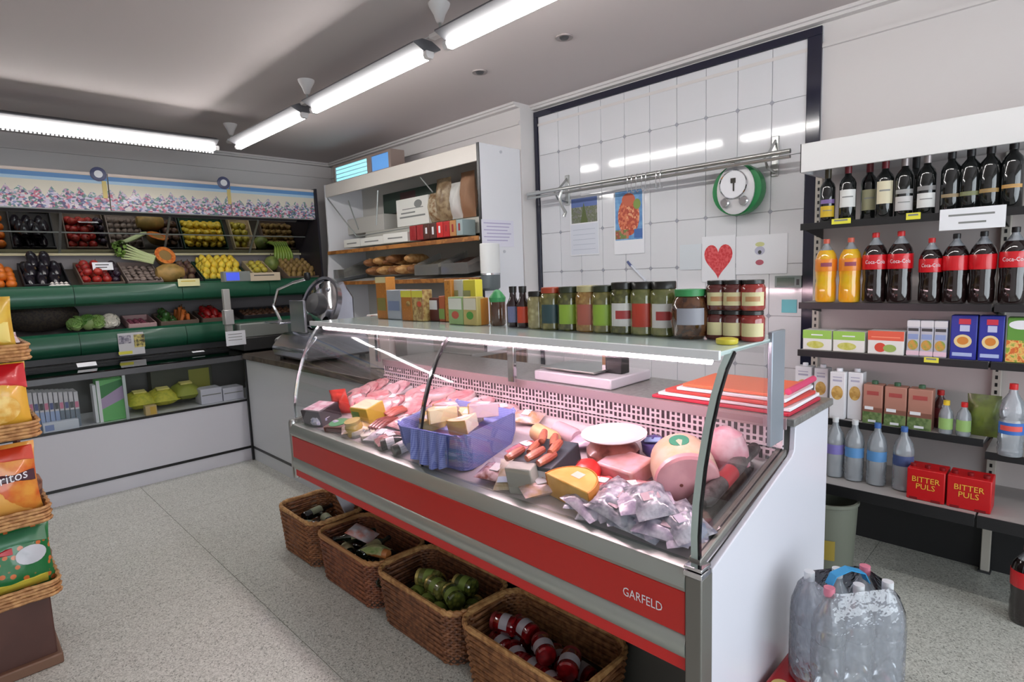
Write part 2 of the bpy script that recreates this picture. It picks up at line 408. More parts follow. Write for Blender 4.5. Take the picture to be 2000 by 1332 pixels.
disc('dial_ring', chrome, [(.078, .05), (.082, .055), (.086, .05), (.086, .04)], .008, .03, caps=False)
disc('knob', chrome, [(.026, .03), (.028, .06), (.022, .066), (.0, .066)], .055, -.075)
disc('knob', chrome, [(.026, .03), (.028, .06), (.022, .066), (.0, .066)], -.06, -.072)
MB().cbox((3.447, c.y+.005, c.z+.052), (.008, .028, .028)).cbox((3.447, c.y+.002, c.z+.02), (.006, .007, .06)).build('hand', M('clock hand', (38, 34, 26), .4), ck)
MB().box(3.425, 3.5, c.y-.014, c.y+.014, c.z+.13, c.z+.165).build('hanger', steel, ck)
# papers taped to the tiles (each a thin sheet)
XP = XW-.0225
def sheet(name, label, cat, px0, py0, px1, py1, mat, th=.002, x=XP):
    a = onX(px0, py0, x); b = onX(px1, py1, x)
    t = thing(name, label, cat, (x, (a.y+b.y)/2, b.z))
    MB().box(x-th, x, b.y, a.y, b.z, a.z).build('sheet', mat, t, smooth=0)
    return t, b.y, a.y, b.z, a.z, x-th-.0006
def onsheet(t, poly, mat, info, name='print', lift=0):
    y0, y1, z0, z1, x = info
    MB().add([(x-lift, y1-(y1-y0)*u, z0+(z1-z0)*v) for u, v in poly], [tuple(range(len(poly)))]).build(name, mat, t, smooth=0)
def rect(u0, v0, u1, v1): return [(u0, v0), (u1, v0), (u1, v1), (u0, v1)]
t, *inf = sheet('wall_calendar', 'wall calendar with a mountain photo above blank pages', 'calendar', 1113, 388, 1171, 497, whitep, .004)
onsheet(t, rect(.06, .56, .96, .98), ramp_mat('mountain photo', [(92, 96, 104), (128, 128, 122), (104, 112, 82), (150, 150, 146)], 26, .5, kind='noise'), inf)
onsheet(t, rect(.06, .83, .96, .98), M('photo sky', (98, 118, 176), .5), inf, 'print', .0004)
onsheet(t, [(.38, .56), (.5, .9), (.64, .56)], M('photo fir', (92, 104, 60), .6), inf, 'print', .0008)
onsheet(t, rect(.02, .02, .98, .54), M('calendar page', (214, 218, 228), .6), inf, 'page')
for k in range(5): onsheet(t, rect(.1, .1+.085*k, .88, .11+.085*k), M('faint print', (186, 192, 206), .6), inf, 'ruled_line', .0005)
t, *inf = sheet('wall_calendar', 'wall calendar with an orange and blue picture on its upper part', 'calendar', 1199, 374, 1259, 494, whitep, .004)
onsheet(t, rect(.05, .22, .95, .98), M('calendar blue', (120, 172, 214), .5, var=((92, 140, 196), 18, 'noise')), inf)
onsheet(t, ellipse(.5, .58, .36, .3), ramp_mat('calendar orange', [(196, 92, 58), (214, 120, 84), (176, 70, 48), (226, 160, 120)], 60, .5), inf, 'print', .0006)
onsheet(t, ellipse(.5, .84, .22, .1), M('calendar terracotta', (198, 96, 66), .5), inf, 'print', .0009)
onsheet(t, ellipse(.78, .76, .12, .08), M('calendar leaf', (128, 152, 70), .5), inf, 'print', .0012)
onsheet(t, rect(.05, .24, .5, .38), ramp_mat('calendar base', [(150, 84, 60), (110, 130, 70), (190, 120, 90)], 50, .5), inf, 'print', .001)
onsheet(t, rect(.68, .24, .95, .38), M('calendar deep blue', (66, 106, 170), .5), inf, 'print', .001)
t, *inf = sheet('heart_drawing', "child's drawing of a big red heart taped to the tiles", 'drawing', 1371, 463, 1436, 550, whitep)
ht = [(.5+.42*(math.sin(a)**3), .50+.026*(13*math.cos(a)-5*math.cos(2*a)-2*math.cos(3*a)-math.cos(4*a))) for a in [2*math.pi*k/40 for k in range(40)]]
onsheet(t, ht, M('crayon red', (206, 52, 58), .6, var=((226, 96, 100), 60, 'noise')), inf, 'heart')
t, *inf = sheet('small_drawing', "child's small drawing in yellow, grey and red on white paper", 'drawing', 1438, 462, 1537, 534, whitep)
onsheet(t, ellipse(.48, .76, .09, .06), M('crayon yellow', (206, 208, 150), .6), inf)
onsheet(t, ellipse(.48, .6, .1, .11), M('crayon grey', (186, 186, 206), .6), inf, 'print', .0005)
onsheet(t, ellipse(.48, .56, .035, .05), dgrey, inf, 'print', .0008)
onsheet(t, ellipse(.48, .3, .08, .07), M('crayon crimson', (186, 96, 110), .6), inf, 'print', .0005)
tag(MB().box(XP-.002, XP, onX(1370, 500, XP).y, onX(1328, 500, XP).y, onX(1340, 527, XP).z, onX(1340, 478, XP).z).build('note_sheet', M('pale note', (214, 220, 226), .6), smooth=0), 'blank pale note beside the heart drawing', 'note')
t, *inf = sheet('thermostat', 'grey rectangular thermostat with a dark display on the tiles', 'thermostat', 1516, 539, 1567, 561, M('thermostat grey', (128, 140, 138), .3), .02)
onsheet(t, rect(.08, .15, .75, .85), M('display grey green', (92, 108, 100), .15), inf, 'display')
onsheet(t, rect(.82, .2, .93, .7), dgrey, inf, 'button')
t, *inf = sheet('sticky_note', 'turquoise sticky note on the tiles under the thermostat', 'note', 1527, 585, 1556, 611, M('turquoise note', (118, 196, 206), .6))
a, b = onX(1229, 514, XP), onX(1262, 548, XP)
p2 = thing('pen', 'blue and white pen stuck on the tiles at a slant', 'pen', (XP-.008, (a.y+b.y)/2, b.z))
MB().cyl((XP-.008, a.y, a.z), (XP-.008, b.y, b.z), .007, 10).build('barrel', M('pen white', (216, 220, 230), .3), p2)
MB().cyl((XP-.008, a.y+.01, a.z+.012), (XP-.008, a.y-.02, a.z-.02), .009, 10).build('cap', M('pen blue', (86, 96, 140), .3), p2)
# ================================================================ BREAD UNIT on the pier wall
BX, BY0, BY1 = 2.972, 3.285, 5.70
bu = thing('bread_shelving', 'tall white open shelving unit with oak shelf edges holding bread and packs', 'shelving', (3.2, 4.5, .95))
intm = M('unit inside grey', (196, 194, 188), .5)
MB().box(BX, XN-.005, BY0, BY0+.022, .95, 2.525).build('side_panel', white, bu, .002)
MB().prism([(BX, 2.525), (BX, 1.9), (BX-.06, 1.3), (BX-.06, .95), (XN-.005, .95), (XN-.005, 2.525)], 'y', BY1-.022, BY1).build('side_panel', white, bu, .002)
MB().box(BX-.002, BX+.006, BY0-.001, BY0+.024, .95, 2.525).build('edge_strip', black, bu)
MB().box(BX, BX+.018, BY0+.022, BY1-.022, 2.395, 2.52).build('fascia', M('fascia cream', (216, 210, 202), .4), bu, .002)
MB().box(BX+.018, XN-.005, BY0+.022, BY1-.022, 2.505, 2.52).build('top_board', white, bu)
MB().box(XN-.02, XN-.006, BY0+.022, BY1-.022, .95, 2.505).build('back_panel', intm, bu)
for z in (1.845, 1.53):
    s_ = MB().prism([(BX-.01, z-.035), (XN-.02, z-.035+.05), (XN-.02, z-.015+.05), (BX-.01, z-.012)], 'y', BY0+.022, BY1-.022).build('shelf', intm, bu)
    MB().box(BX-.025, BX-.008, BY0+.022, BY1-.022, z-.04, z-.004).build('shelf_edge', wood, s_, .002)
# steel prop rods of the flap display
for pts in ([(680+0, 392), (700, 448)], [(738, 372), (735, 440)], [(820, 345), (845, 375)]):
    a = onX(*pts[0], BX+.05); b = onX(*pts[1], BX+.05)
    MB().cyl(a, b, .006, 8).build('prop_rod', alu, bu)
a, b = onX(640, 388, BX+.02), onX(697, 462, BX+.12)
MB().cyl(a, b, .006, 8).build('prop_rod', alu, bu)
MB().cyl(b, b+Vector((0, -1.2, .02)), .006, 8).build('prop_rod', alu, bu)
for z, y in ((2.48, 3.283), (1.72, 3.283)):
    MB().lathe([(.012, 0), (.012, .006), (0, .006)], 12, Matrix.Translation((3.2, BY0, z)) @ Matrix.Rotation(R(90), 4, 'X')).build('screw_cap', M('cap grey', (190, 190, 196), .4), bu)
def ysh(px, py=480, x=3.1): return onX(px, py, x).y
def crate_box(name, label, cat, y0, y1, x0, x1, z0, h, mat, group=None, rz=0, decals=()):
    t = thing(name, label, cat, ((x0+x1)/2, (y0+y1)/2, z0), rz, group)
    m = t.matrix_basis; w_, d_ = abs(y1-y0), abs(x1-x0)
    MB().box(-d_/2, d_/2, -w_/2, w_/2, 0, h).xf(m).build('body', mat, t, min(.004, h*.1))
    for i, (poly, mt_, nm) in enumerate(decals):
        MB().add([m @ Vector((-d_/2-.0008-.0004*i, w_/2-w_*u, h*v)) for u, v in poly], [tuple(range(len(poly)))]).build(nm, mt_, t, smooth=0)
    return t
S1, S2 = 1.862, 1.548      # tops of the two shelves near the front
greyink = M('grey print', (128, 130, 128), .6)
flimsy = M('white carton', (224, 224, 218), .55)
crate_box('cardboard_carton', 'white carton with grey line print standing on the upper bread shelf', 'carton', ysh(766), ysh(828), 3.17, 3.30, S1+.155, .25, flimsy, None, 0,
          [(rect(.1, .3, .9, .36), greyink, 'print'), (rect(.15, .45, .6, .5), greyink, 'print'), (rect(.2, .6, .85, .63), greyink, 'print'), (ellipse(.7, .75, .12, .14), greyink, 'print')])
t = crate_box('display_riser', 'pale grey riser board under the cartons on the upper bread shelf', 'riser', ysh(705), ysh(928), 3.16, 3.38, S1+.02, .13, M('riser grey', (186, 186, 178), .5))
crate_box('cardboard_carton', 'plain grey carton on the riser at the fruit display end of the bread shelving', 'carton', ysh(665), ysh(735), 3.2, 3.38, S1+.155, .16, M('grey carton', (190, 188, 182), .6))
for i, (p0, p1, h, lb) in enumerate(((690, 722, .08, 'flat white pack with grey label on the upper bread shelf, nearest the end wall'), (724, 766, .075, 'flat white pack with a dark strip on the upper bread shelf'), (770, 812, .085, 'flat white pack with a folded end on the upper bread shelf beside red packs'))):
    crate_box('flat_pack', lb, 'packet', ysh(p0, 470), ysh(p1, 470), 2.99, 3.15, S1, h, flimsy, None, .05*i, [(rect(.2, .4, .8, .55), greyink, 'print')])
rp = [M('pack crimson', (156, 42, 44), .4), M('pack dark brown', (84, 48, 40), .4), M('pack red', (204, 46, 44), .35), M('pack red deep', (184, 36, 38), .35), M('pack tan', (186, 130, 76), .5), M('pack grey blue', (150, 168, 170), .5)]
for i, (px, lb) in enumerate(((826, 'dark crimson biscuit packet'), (840, 'crimson biscuit packet with dark label'), (853, 'dark brown biscuit packet with white stripes'), (866, 'brown and white striped biscuit packet'), (879, 'bright red biscuit packet with white stripes'), (892, 'red biscuit packet'), (905, 'tan biscuit packet'), (918, 'grey blue biscuit packet'))):
    mt_ = rp[[0, 0, 1, 1, 2, 3, 4, 5][i]]
    crate_box('biscuit_packet', lb+' upright in the row on the upper bread shelf', 'packet', ysh(px-6, 455), ysh(px+6, 455), 2.99, 3.13, S1, .125, mt_, 'biscuit packets in a row', 0,
              [(rect(.35, .25+.05*(i % 3), .65, .75), whitep if i in (2, 3, 4) else M('pack label red', (150, 30, 36), .4), 'label')])
kraft = M('kraft paper', (150, 112, 84), .65, bump=.1, bscale=30)
def bag_at(name, label, cat, x, y, z, w_, h, t_, mat, rz, tilt=0, wob=.006, group=None, crimp=.06):
    o = thing(name, label, cat, (0, 0, 0), 0, group)
    MB().pillow(w_, h, t_, wob=wob, crimp=crimp).build('bag', mat, o, smooth=60)
    pose(o, Matrix.Translation((x, y, z)) @ Matrix.Rotation(rz, 4, 'Z') @ Matrix.Rotation(tilt, 4, 'X')); return o
FX = R(-90)
for px, py, zz, h, w_, mt_, lb in ((868, 372, S1+.16, .36, .2, M('clear sack brown', (168, 148, 116), .35, var=((120, 96, 70), 20, 'noise')), 'tall clear sack of brown rolls on the upper bread shelf'),
                            (893, 380, S1+.16, .3, .15, M('white sack', (206, 206, 202), .4, bump=.3, bscale=12), 'white paper sack standing between sacks on the upper bread shelf'),
                            (915, 372, S1+.16, .37, .17, kraft, 'brown paper sack beside the tall side panel on the upper bread shelf'),
                            (850, 395, S1+.16, .25, .15, M('beige sack', (182, 168, 140), .5, var=((130, 96, 60), 26, 'noise')), 'beige patterned sack of rolls on the upper bread shelf')):
    y = ysh(px, py, 3.2); bag_at('bread_sack', lb, 'sack', 3.2, y, zz, w_, h, .12, mt_, FX, 0, .01)
pinkm = M('dark box interior', (70, 52, 46), .6)
crate_box('storage_box', 'dark brown box at the back of the upper bread shelf under the fascia', 'box', ysh(745, 370, 3.3), ysh(868, 350, 3.3), 3.31, 3.385, S1+.32, .2, M('dark green box', (44, 60, 50), .5), None, 0,
          [(rect(.3, .1, .55, .9), M('box maroon', (66, 34, 36), .5), 'print')])
loafm = M('bread crust', (176, 122, 66), .6, var=((206, 164, 108), 22, 'noise'), bump=.2, bscale=40)
loafd = M('dark crust', (120, 76, 44), .6, var=((150, 102, 60), 22, 'noise'), bump=.2, bscale=40)
def loaf(label, x, y, z, L_, r, mat, rz, group='loaves on the lower bread shelf'):
    o = thing('bread_loaf', label, 'bread', (0, 0, 0), 0, group)
    MB().lathe([(0, -L_/2), (r*.45, -L_/2*.95), (r*.8, -L_/2*.75), (r, -L_/4), (r*1.02, 0), (r, L_/4), (r*.8, L_/2*.75), (r*.45, L_/2*.95), (0, L_/2)], 14, rotm(0, R(90), 0, (0, 0, r*.8)), .8, 1).build('crust', mat, o)
    sb = MB()
    for k in (-1, 0, 1): sb.cbox((k*L_*.22, 0, r*1.57), (L_*.12, r*.25, .006), rotm(0, 0, .0))
    sb.build('score', M('score pale', (222, 190, 140), .7), o)
    pose(o, Matrix.Translation((x, y, z)) @ Matrix.Rotation(rz, 4, 'Z')); return o
for i, (px, x, z) in enumerate(((742, 3.08, 0), (762, 3.1, 0), (782, 3.08, 0), (800, 3.1, 0), (822, 3.12, 0), (752, 3.2, .07), (776, 3.2, .07), (796, 3.22, .07), (735, 3.1, .08), (757, 3.14, .09), (781, 3.13, .1), (815, 3.16, .09))):
    loaf('crusty pale bread loaf in the pile on the lower bread shelf', x, ysh(px, 520, x), S2+.012+z+.13*(x-2.972), .3, .05, loafm if i % 2 else loafd, R(8*(i % 3)-6))
for i, (px, lb) in enumerate(((672, 'clear tray of dim greenish bread at the end wall side of the lower bread shelf'), (850, 'slanted clear plastic bin on the lower bread shelf beside the loaves'), (905, 'slanted clear plastic bin with dark rolls near the tall side panel'))):
    yc = ysh(px, 525, 3.1); o = thing('bread_bin', lb, 'bin', (3.14, yc, S2+.012), 0, 'clear bins on the lower bread shelf')
    MB().prism([(3.0, S2+.01), (3.0, S2+.1), (3.3, S2+.21), (3.3, S2+.05)], 'y', yc-.17, yc-.165).prism([(3.0, S2+.01), (3.0, S2+.1), (3.3, S2+.21), (3.3, S2+.05)], 'y', yc+.165, yc+.17).box(3.0, 3.005, yc-.165, yc+.165, S2+.01, S2+.1).build('walls', clear('bin plastic', (.9, .9, .9), 1.45, 1.2, .25, .1, (200, 200, 196)), o)
    MB().prism([(3.01, S2+.02), (3.01, S2+.07), (3.28, S2+.15), (3.28, S2+.06)], 'y', yc-.155, yc+.155).build('contents', [M('greenish rolls', (128, 118, 84), .6, var=((90, 80, 56), 30, 'voronoi')), M('pale packs', (196, 190, 176), .5, var=((150, 140, 120), 30, 'noise')), M('dark rolls', (96, 66, 54), .6, var=((150, 120, 110), 30, 'noise'))][i], o)
# items fixed on the tall side panel
yp = BY0-.003
a, b = onY(940, 428, yp), onY(1004, 482, yp)
nt_ = thing('notice_sheet', 'printed notice sheet taped to the tall white side panel', 'notice', ((a.x+b.x)/2, yp, b.z))
MB().box(a.x, b.x, yp-.002, yp+.002, b.z, a.z).build('sheet', M('notice paper', (222, 220, 232), .6), nt_, smooth=0)
for k in range(6):
    MB().box(a.x+.02+(.03 if k % 2 else 0), b.x-.03-.02*(k % 3), yp-.0028, yp-.002, a.z-.03-.026*k, a.z-.022-.026*k).build('text_line', M('lilac ink', (176, 168, 200), .6), nt_, smooth=0)
ds = thing('towel_dispenser', 'white paper towel dispenser with grey base fixed on the tall side panel', 'dispenser', (3.02, BY0-.07, 1.42))
a, b = onY(937, 477, BY0-.06), onY(973, 533, BY0-.06)
xm, xr = (a.x+b.x)/2, abs(b.x-a.x)/2
MB().lathe([(xr, b.z), (xr, a.z), (xr*.9, a.z+.006)], 20, Matrix.Translation((xm, BY0-.07, 0)), 1, .62).build('roll_cover', M('towel white', (228, 228, 226), .4), ds)
MB().lathe([(xr*1.02, b.z-.012), (xr*1.02, b.z-.001)], 20, Matrix.Translation((xm, BY0-.07, 0)), 1, .62).build('rim', chrome, ds)
MB().lathe([(xr*.7, b.z-.13), (xr*.95, b.z-.11), (xr*.98, b.z-.013)], 20, Matrix.Translation((xm, BY0-.07, 0)), 1, .62).build('base', M('dispenser grey', (96, 104, 106), .4), ds)
MB().box(xm-.03, xm+.03, BY0-.04, BY0, b.z, a.z).build('back_plate', greym, ds)
# fly killer with blue lamps on top of the unit
fk = thing('fly_killer', 'insect killer with glowing blue lamps on top of the bread shelving', 'insect killer', (3.1, 5.2, 2.525))
MB().box(3.05, 3.07, 4.56, 5.62, 2.525, 2.55).box(3.05, 3.07, 4.56, 5.62, 2.69, 2.71).box(3.05, 3.07, 4.56, 4.6, 2.55, 2.69).box(3.05, 3.07, 4.9, 4.97, 2.55, 2.69).box(3.05, 3.07, 5.59, 5.62, 2.55, 2.69).box(3.07, 3.2, 4.56, 5.62, 2.525, 2.71).build('casing', M('casing tan grey', (150, 132, 124), .5), fk)
MB().box(3.063, 3.0695, 4.97, 5.59, 2.55, 2.69).build('lamp_panel', M('uv lamp cyan', (150, 220, 236), .4, emit=1.1), fk)
MB().box(3.063, 3.0695, 4.6, 4.9, 2.55, 2.69).build('lamp_panel', M('uv lamp blue', (96, 152, 214), .4, emit=.55), fk)
sl = MB()
for k in range(3): sl.cbox((3.06, 5.28, 2.58+.04*k), (.006, .6, .008))
sl.build('guard_bars', M('guard pale', (206, 236, 240), .3), fk)
# counter under the bread unit
bc = thing('back_counter', 'dark wooden back counter standing under the bread shelving', 'counter', (3.1, 4.5, 0))
MB().box(2.86, XN-.005, YN+.01, 5.72, .06, .92).build('body', M('brown wood', (112, 82, 60), .5, var=((88, 62, 46), 6, 'wave')), bc)
MB().box(2.88, XN-.005, YN+.01, 5.72, 0, .06).build('plinth', black, bc)
MB().box(2.82, XN-.005, YN+.01, 5.74, .92, .95).build('worktop', M('grey stone', (150, 148, 146), .35), bc, .004)
for k in range(5):
    y0 = YN+.03+k*.486
    f_ = MB().box(2.848, 2.86, y0, y0+.46, .62, .9).build('drawer_front', M('drawer brown', (134, 98, 66), .45, var=((108, 76, 50), 7, 'wave')), bc, .003)
    MB().cyl((2.835, y0+.18, .78), (2.835, y0+.28, .78), .006, 8).build('handle', steel, f_)

# ================================================================ FRUIT DISPLAY on the back wall
PX0, PX1, PY = -1.0, 2.93, 5.85
gl = M('dark green lip', (26, 84, 60), .35, coat=.15)
pu = thing('fruit_display', 'two-tier green fruit display with tilted mirror along the back wall', 'display', (1.0, 6.1, .944))
LIPC = [(0, 0), (-.03, .02), (-.045, .06), (-.042, .11), (-.02, .155), (.012, .172)]
seams = [PX0, -.79, 0, .79, 1.58, 2.37, PX1]
for z in (1.0, 1.406):
    for i in range(len(seams)-1):
        f_ = 1.12 if z < 1.2 else 1
        MB().strip([(PY+y, z+q*f_) for y, q in LIPC], -.012, 'x', seams[i]+.002, seams[i+1]-.002).build('lip', gl, pu)
shg = M('shelf grey', (118, 112, 112), .5)
MB().prism([(PY-.0, 1.05), (PY, 1.15), (6.3, 1.25), (6.3, 1.15)], 'x', PX0, PX1).build('lower_shelf', shg, pu)
MB().prism([(PY, 1.41), (PY, 1.5), (6.3, 1.72), (6.3, 1.64)], 'x', PX0, PX1).build('upper_shelf', M('upper shelf dark', (74, 66, 58), .5), pu)
MB().box(PX0, PX1, 6.3, YB-.005, .95, 2.5).build('back_board', M('display back', (120, 114, 116), .5), pu)
MB().prism([(PY-.02, .95), (PY-.02, 1.0), (PY-.05, 1.2), (PY-.03, 2.5), (YB-.006, 2.5), (YB-.006, .95)], 'x', PX1, PX1+.02).build('end_panel', M('end panel dark', (40, 36, 44), .4), pu)
MB().box(PX0, PX1, PY+.01, 6.3, .95, 1.0).build('base_board', dgrey, pu)
mirr = M('mirror', (205, 208, 205), .02, metal=1)
m0, m1 = (6.29, 1.86), (5.985, 2.165)
sm = [PX0, 0, .79, 1.585, 2.38, PX1]
for i in range(len(sm)-1):
    MB().prism([m0, m1, (m1[0]+.006, m1[1]+.006), (m0[0]+.006, m0[1]+.006)], 'x', sm[i]+.006, sm[i+1]-.006).build('mirror_pane', mirr, pu, smooth=0)
    if i:
        MB().prism([(m0[0]-.004, m0[1]-.004), (m1[0]-.004, m1[1]-.004), (m1[0]+.01, m1[1]+.01), (m0[0]+.01, m0[1]+.01)], 'x', sm[i]-.009, sm[i]+.009).build('mirror_bar', alu, pu)
q = ((m0[0]+m1[0])/2-.01, (m0[1]+m1[1])/2-.01+.02)
MB().cyl((PX0, q[0], q[1]), (PX1, q[0], q[1]), .006, 8).build('mirror_rail', alu, pu)
MB().box(PX0, PX1, m0[0]-.03, m0[0]+.02, m0[1]-.025, m0[1]-.005).build('mirror_ledge', M('ledge cream', (196, 188, 150), .5), pu)
# picture band above the mirror
pb = [onY(px, 350, PY).x for px in (210, 447)]
eds = [PX0, -.02, pb[0], pb[1], PX1]
fruitprint = ramp_mat('fruit picture print', [(168, 140, 176), (120, 136, 170), (196, 186, 206), (96, 128, 120), (190, 110, 130), (214, 206, 206), (88, 84, 118), (206, 176, 186), (130, 160, 160)], 55, .45, .1, 'cells', (1, 1, 1.3))
fruitprint2 = ramp_mat('fruit picture print fine', [(150, 170, 190), (206, 196, 196), (110, 150, 140), (186, 150, 180), (220, 214, 214)], 75, .45, .1)
cream = M('picture cream', (214, 208, 192), .5)
for i in range(4):
    x0, x1 = eds[i]+.004, eds[i+1]-.004
    bd = MB().box(x0, x1, PY, PY+.02, 2.187, 2.49).build('picture_panel', cream, pu, smooth=0)
    # print: uneven heap of fruit along the lower half
    n = max(6, int((x1-x0)/.025)); top = []
    for k in range(n+1): top.append((x0+(x1-x0)*k/n, 2.30+.025*math.sin(k*1.7+i)+random.uniform(-.012, .022)))
    poly = [(x0, 2.19), (x1, 2.19)]+top[::-1]
    MB().prism(poly, 'y', PY-.0012, PY-.0002).build('print', fruitprint, bd, smooth=0)
    poly2 = [(x0, 2.24), (x1, 2.24)]+[(x, z+.02+random.uniform(-.01, .02)) for x, z in top[::-1]]
    MB().prism(poly2, 'y', PY-.0006, PY-.0001).build('print', fruitprint2, bd, smooth=0)
    MB().box(x0, x1, PY-.002, PY, 2.43, 2.465).build('blue_stripe', M('stripe blue', (92, 138, 190), .5), bd, smooth=0)
    MB().box(x0, x1, PY-.0015, PY, 2.405, 2.43).build('blue_stripe', M('stripe pale blue', (170, 200, 222), .5), bd, smooth=0)
    MB().box(x0, x1, PY-.006, PY, 2.468, 2.49).build('top_trim', M('trim pink cream', (222, 206, 196), .5), bd, smooth=0)
for px, py in ((192, 340), (437, 357)):
    p = onY(px, py, PY-.01)
    MB().lathe([(.055, 0), (.058, .006), (.045, .012), (.0, .012)], 20, Matrix.Translation((p.x, PY, p.z)) @ Matrix.Rotation(R(90), 4, 'X')).build('medallion', M('medallion', (84, 88, 120), .4), pu)
    MB().lathe([(.03, .0), (.03, .014), (0, .014)], 16, Matrix.Translation((p.x, PY, p.z)) @ Matrix.Rotation(R(90), 4, 'X')).build('medallion', whitep, pu)
for px, py in ((206, 368), (449, 382)):
    p = onY(px, py, PY-.01); MB().box(p.x-.02, p.x+.012, PY-.004, PY, p.z-.08, p.z+.06).build('price_strip', M('strip straw', (206, 186, 116), .5), pu)
tag(MB().tube([(-.9, PY-.0, 2.184), (2.9, PY, 2.184)], .006, 6).build('picture_bottom_rail', alu), 'thin grey rail under the fruit picture band', 'rail')

def zup(y): return 1.5+(y-PY)*(.22/.45)+.002
def zlo(y): return 1.15+(y-PY)*(.10/.45)+.002
def xup(px, py=520, y=6.05): return onY(px, py, y).x
UPR = math.atan(.22/.45)
def tray(name, label, x0, x1, mat, up=True, y0=5.9, y1=6.27, h=.07, group='crates on the fruit display'):
    zf = zup if up else zlo; ang = UPR if up else math.atan(.10/.45)
    o = thing(name, label, 'crate', ((x0+x1)/2, y0, zf(y0)), 0, group); d = (y1-y0)/math.cos(ang); wx = (x1-x0)/2
    b = MB().box(-wx, wx, 0, d, 0, .008).box(-wx, wx, 0, .01, .008, h).box(-wx, wx, d-.01, d, .008, h).box(-wx, -wx+.01, .01, d-.01, .008, h).box(wx-.01, wx, .01, d-.01, .008, h)
    b.xf(Matrix.Translation((0, 0, .004)) @ Matrix.Rotation(ang, 4, 'X'))
    b.v = [o.matrix_basis @ v for v in b.v]; b.build('tray', mat, o, .002); return o
def heap(proto, x0, x1, up, r, n, y0=5.95, y1=6.24, lift=.03, layers=2, group=None, label=None, dy=None):
    """fill a crate with single fruits; returns count"""
    zf = zup if up else zlo; k = 0
    for L_ in range(layers):
        nx = max(1, int((x1-x0-2*r*(L_*.5))/(2*r*.97))); ny = max(1, int((y1-y0-L_*r)/(2*r*(dy or .97))))
        for i in range(nx):
            for j in range(ny):
                if k >= n: return
                x = x0+r*(1+L_*.5)+i*2*r*1.0+random.uniform(-.002, .002); y = y0+r*(dy or 1)*(1+L_*.5)+j*2*r*(dy or 1)+random.uniform(-.002, .002)
                o = proto if k == 0 and not proto.get('_used') else dup(proto, (0, 0, 0))
                m = Matrix.Translation((x, y, zf(y)+lift+r*.9+L_*r*1.5)) @ (Matrix.Rotation(random.uniform(-.15, .15), 4, 'Z') @ Matrix.Rotation(R(112)+UPR, 4, 'X') if dy else Matrix.Rotation(random.uniform(0, 6), 4, 'Z') @ Matrix.Rotation(random.uniform(-.7, .7), 4, 'X'))
                o.matrix_basis = m; k += 1
def fruit(name, label, cat, group, prof, mat, stem=None, seg=12):
    o = thing(name, label, cat, (0, 0, 0), 0, group)
    MB().lathe(prof, seg).build('skin', mat, o)
    if stem: MB().cyl((0, 0, stem[0]), (0, 0, stem[0]+stem[1]), stem[2], 6).build('stem', M('stem brown', (84, 66, 40), .7), o)
    return o
def ballprof(r, sq=1, n=8, tip=0): return [(max(0, r*math.sin(math.pi*k/n)), -r*sq*math.cos(math.pi*k/n)) for k in range(n+1)]
cr_b = M('crate brown', (110, 92, 80), .6); cr_d = M('crate dark', (38, 36, 40), .5); cr_g = M('crate grey', (134, 118, 112), .6); cr_gr = M('crate green', (30, 66, 48), .5)
X = lambda px: xup(px)
# aubergines
tray('fruit_crate', 'black crate of dark aubergines on the upper fruit tier', X(38), X(128), cr_d)
au = fruit('aubergine', 'glossy dark aubergine in the black crate on the upper fruit tier', 'aubergine', 'aubergines on the upper tier', [(0, -.09), (.022, -.083), (.036, -.05), (.038, -.01), (.03, .04), (.02, .07), (0, .08)], M('aubergine', (32, 28, 36), .18), (.075, .025, .006))
heap(au, X(40), X(126), True, .040, 30, y0=5.93, y1=6.26, lift=.015, layers=3, dy=2.05)
# garlic / cauliflower white heads at the lip
wh = fruit('white_garlic', 'small white garlic head at the front lip of the upper fruit tier', 'garlic', 'garlic heads', [(0, -.022), (.022, -.018), (.03, 0), (.02, .016), (.006, .03), (0, .034)], M('garlic white', (222, 216, 210), .5))
for k, px in enumerate((92, 101, 110, 119)):
    o = wh if k == 0 else dup(wh, (0, 0, 0)); p = Vector((X(px), 5.89, zup(5.89)+.055)); o.matrix_basis = Matrix.Translation(p)
# red apples
tray('fruit_crate', 'brown crate of red apples with a white price card on the upper fruit tier', X(150), X(232), cr_b)
ap = fruit('red_apple', 'shiny dark red apple in the crate on the upper fruit tier', 'apple', 'red apples', ballprof(.036, .9), M('apple red', (150, 28, 32), .25, var=((186, 60, 44), 16, 'noise')), (.03, .015, .003))
heap(ap, X(152), X(212), True, .037, 22, lift=.02, layers=2)
bp_ = fruit('dark_plum', 'dark plum beside the red apples in the crate', 'plum', 'dark plums', ballprof(.03), M('plum', (44, 30, 46), .25))
heap(bp_, X(212), X(231), True, .031, 10, lift=.02, layers=2)
# price card
def card(label, px0, py0, px1, py1, y, mat, lines=2, tilt=-.25, ink=None):
    a = onY(px0, py0, y); b = onY(px1, py1, y); w_, h = b.x-a.x, a.z-b.z
    o = thing('price_card', label, 'price card', (0, 0, 0))
    MB().box(-w_/2, w_/2, 0, .003, 0, h).build('card', mat, o, smooth=0)
    for k in range(lines):
        MB().box(-w_*.36, w_*(.3-.1*k), -.0008, -.0002, h*(.62-.34*k), h*(.74-.34*k)).build('text_line', ink or dgrey, o, smooth=0)
    pose(o, Matrix.Translation(((a.x+b.x)/2, y, b.z)) @ Matrix.Rotation(tilt, 4, 'X')); return o
card('white handwritten price card stuck in the red apple crate', 180, 512, 222, 527, 6.0, whitep)
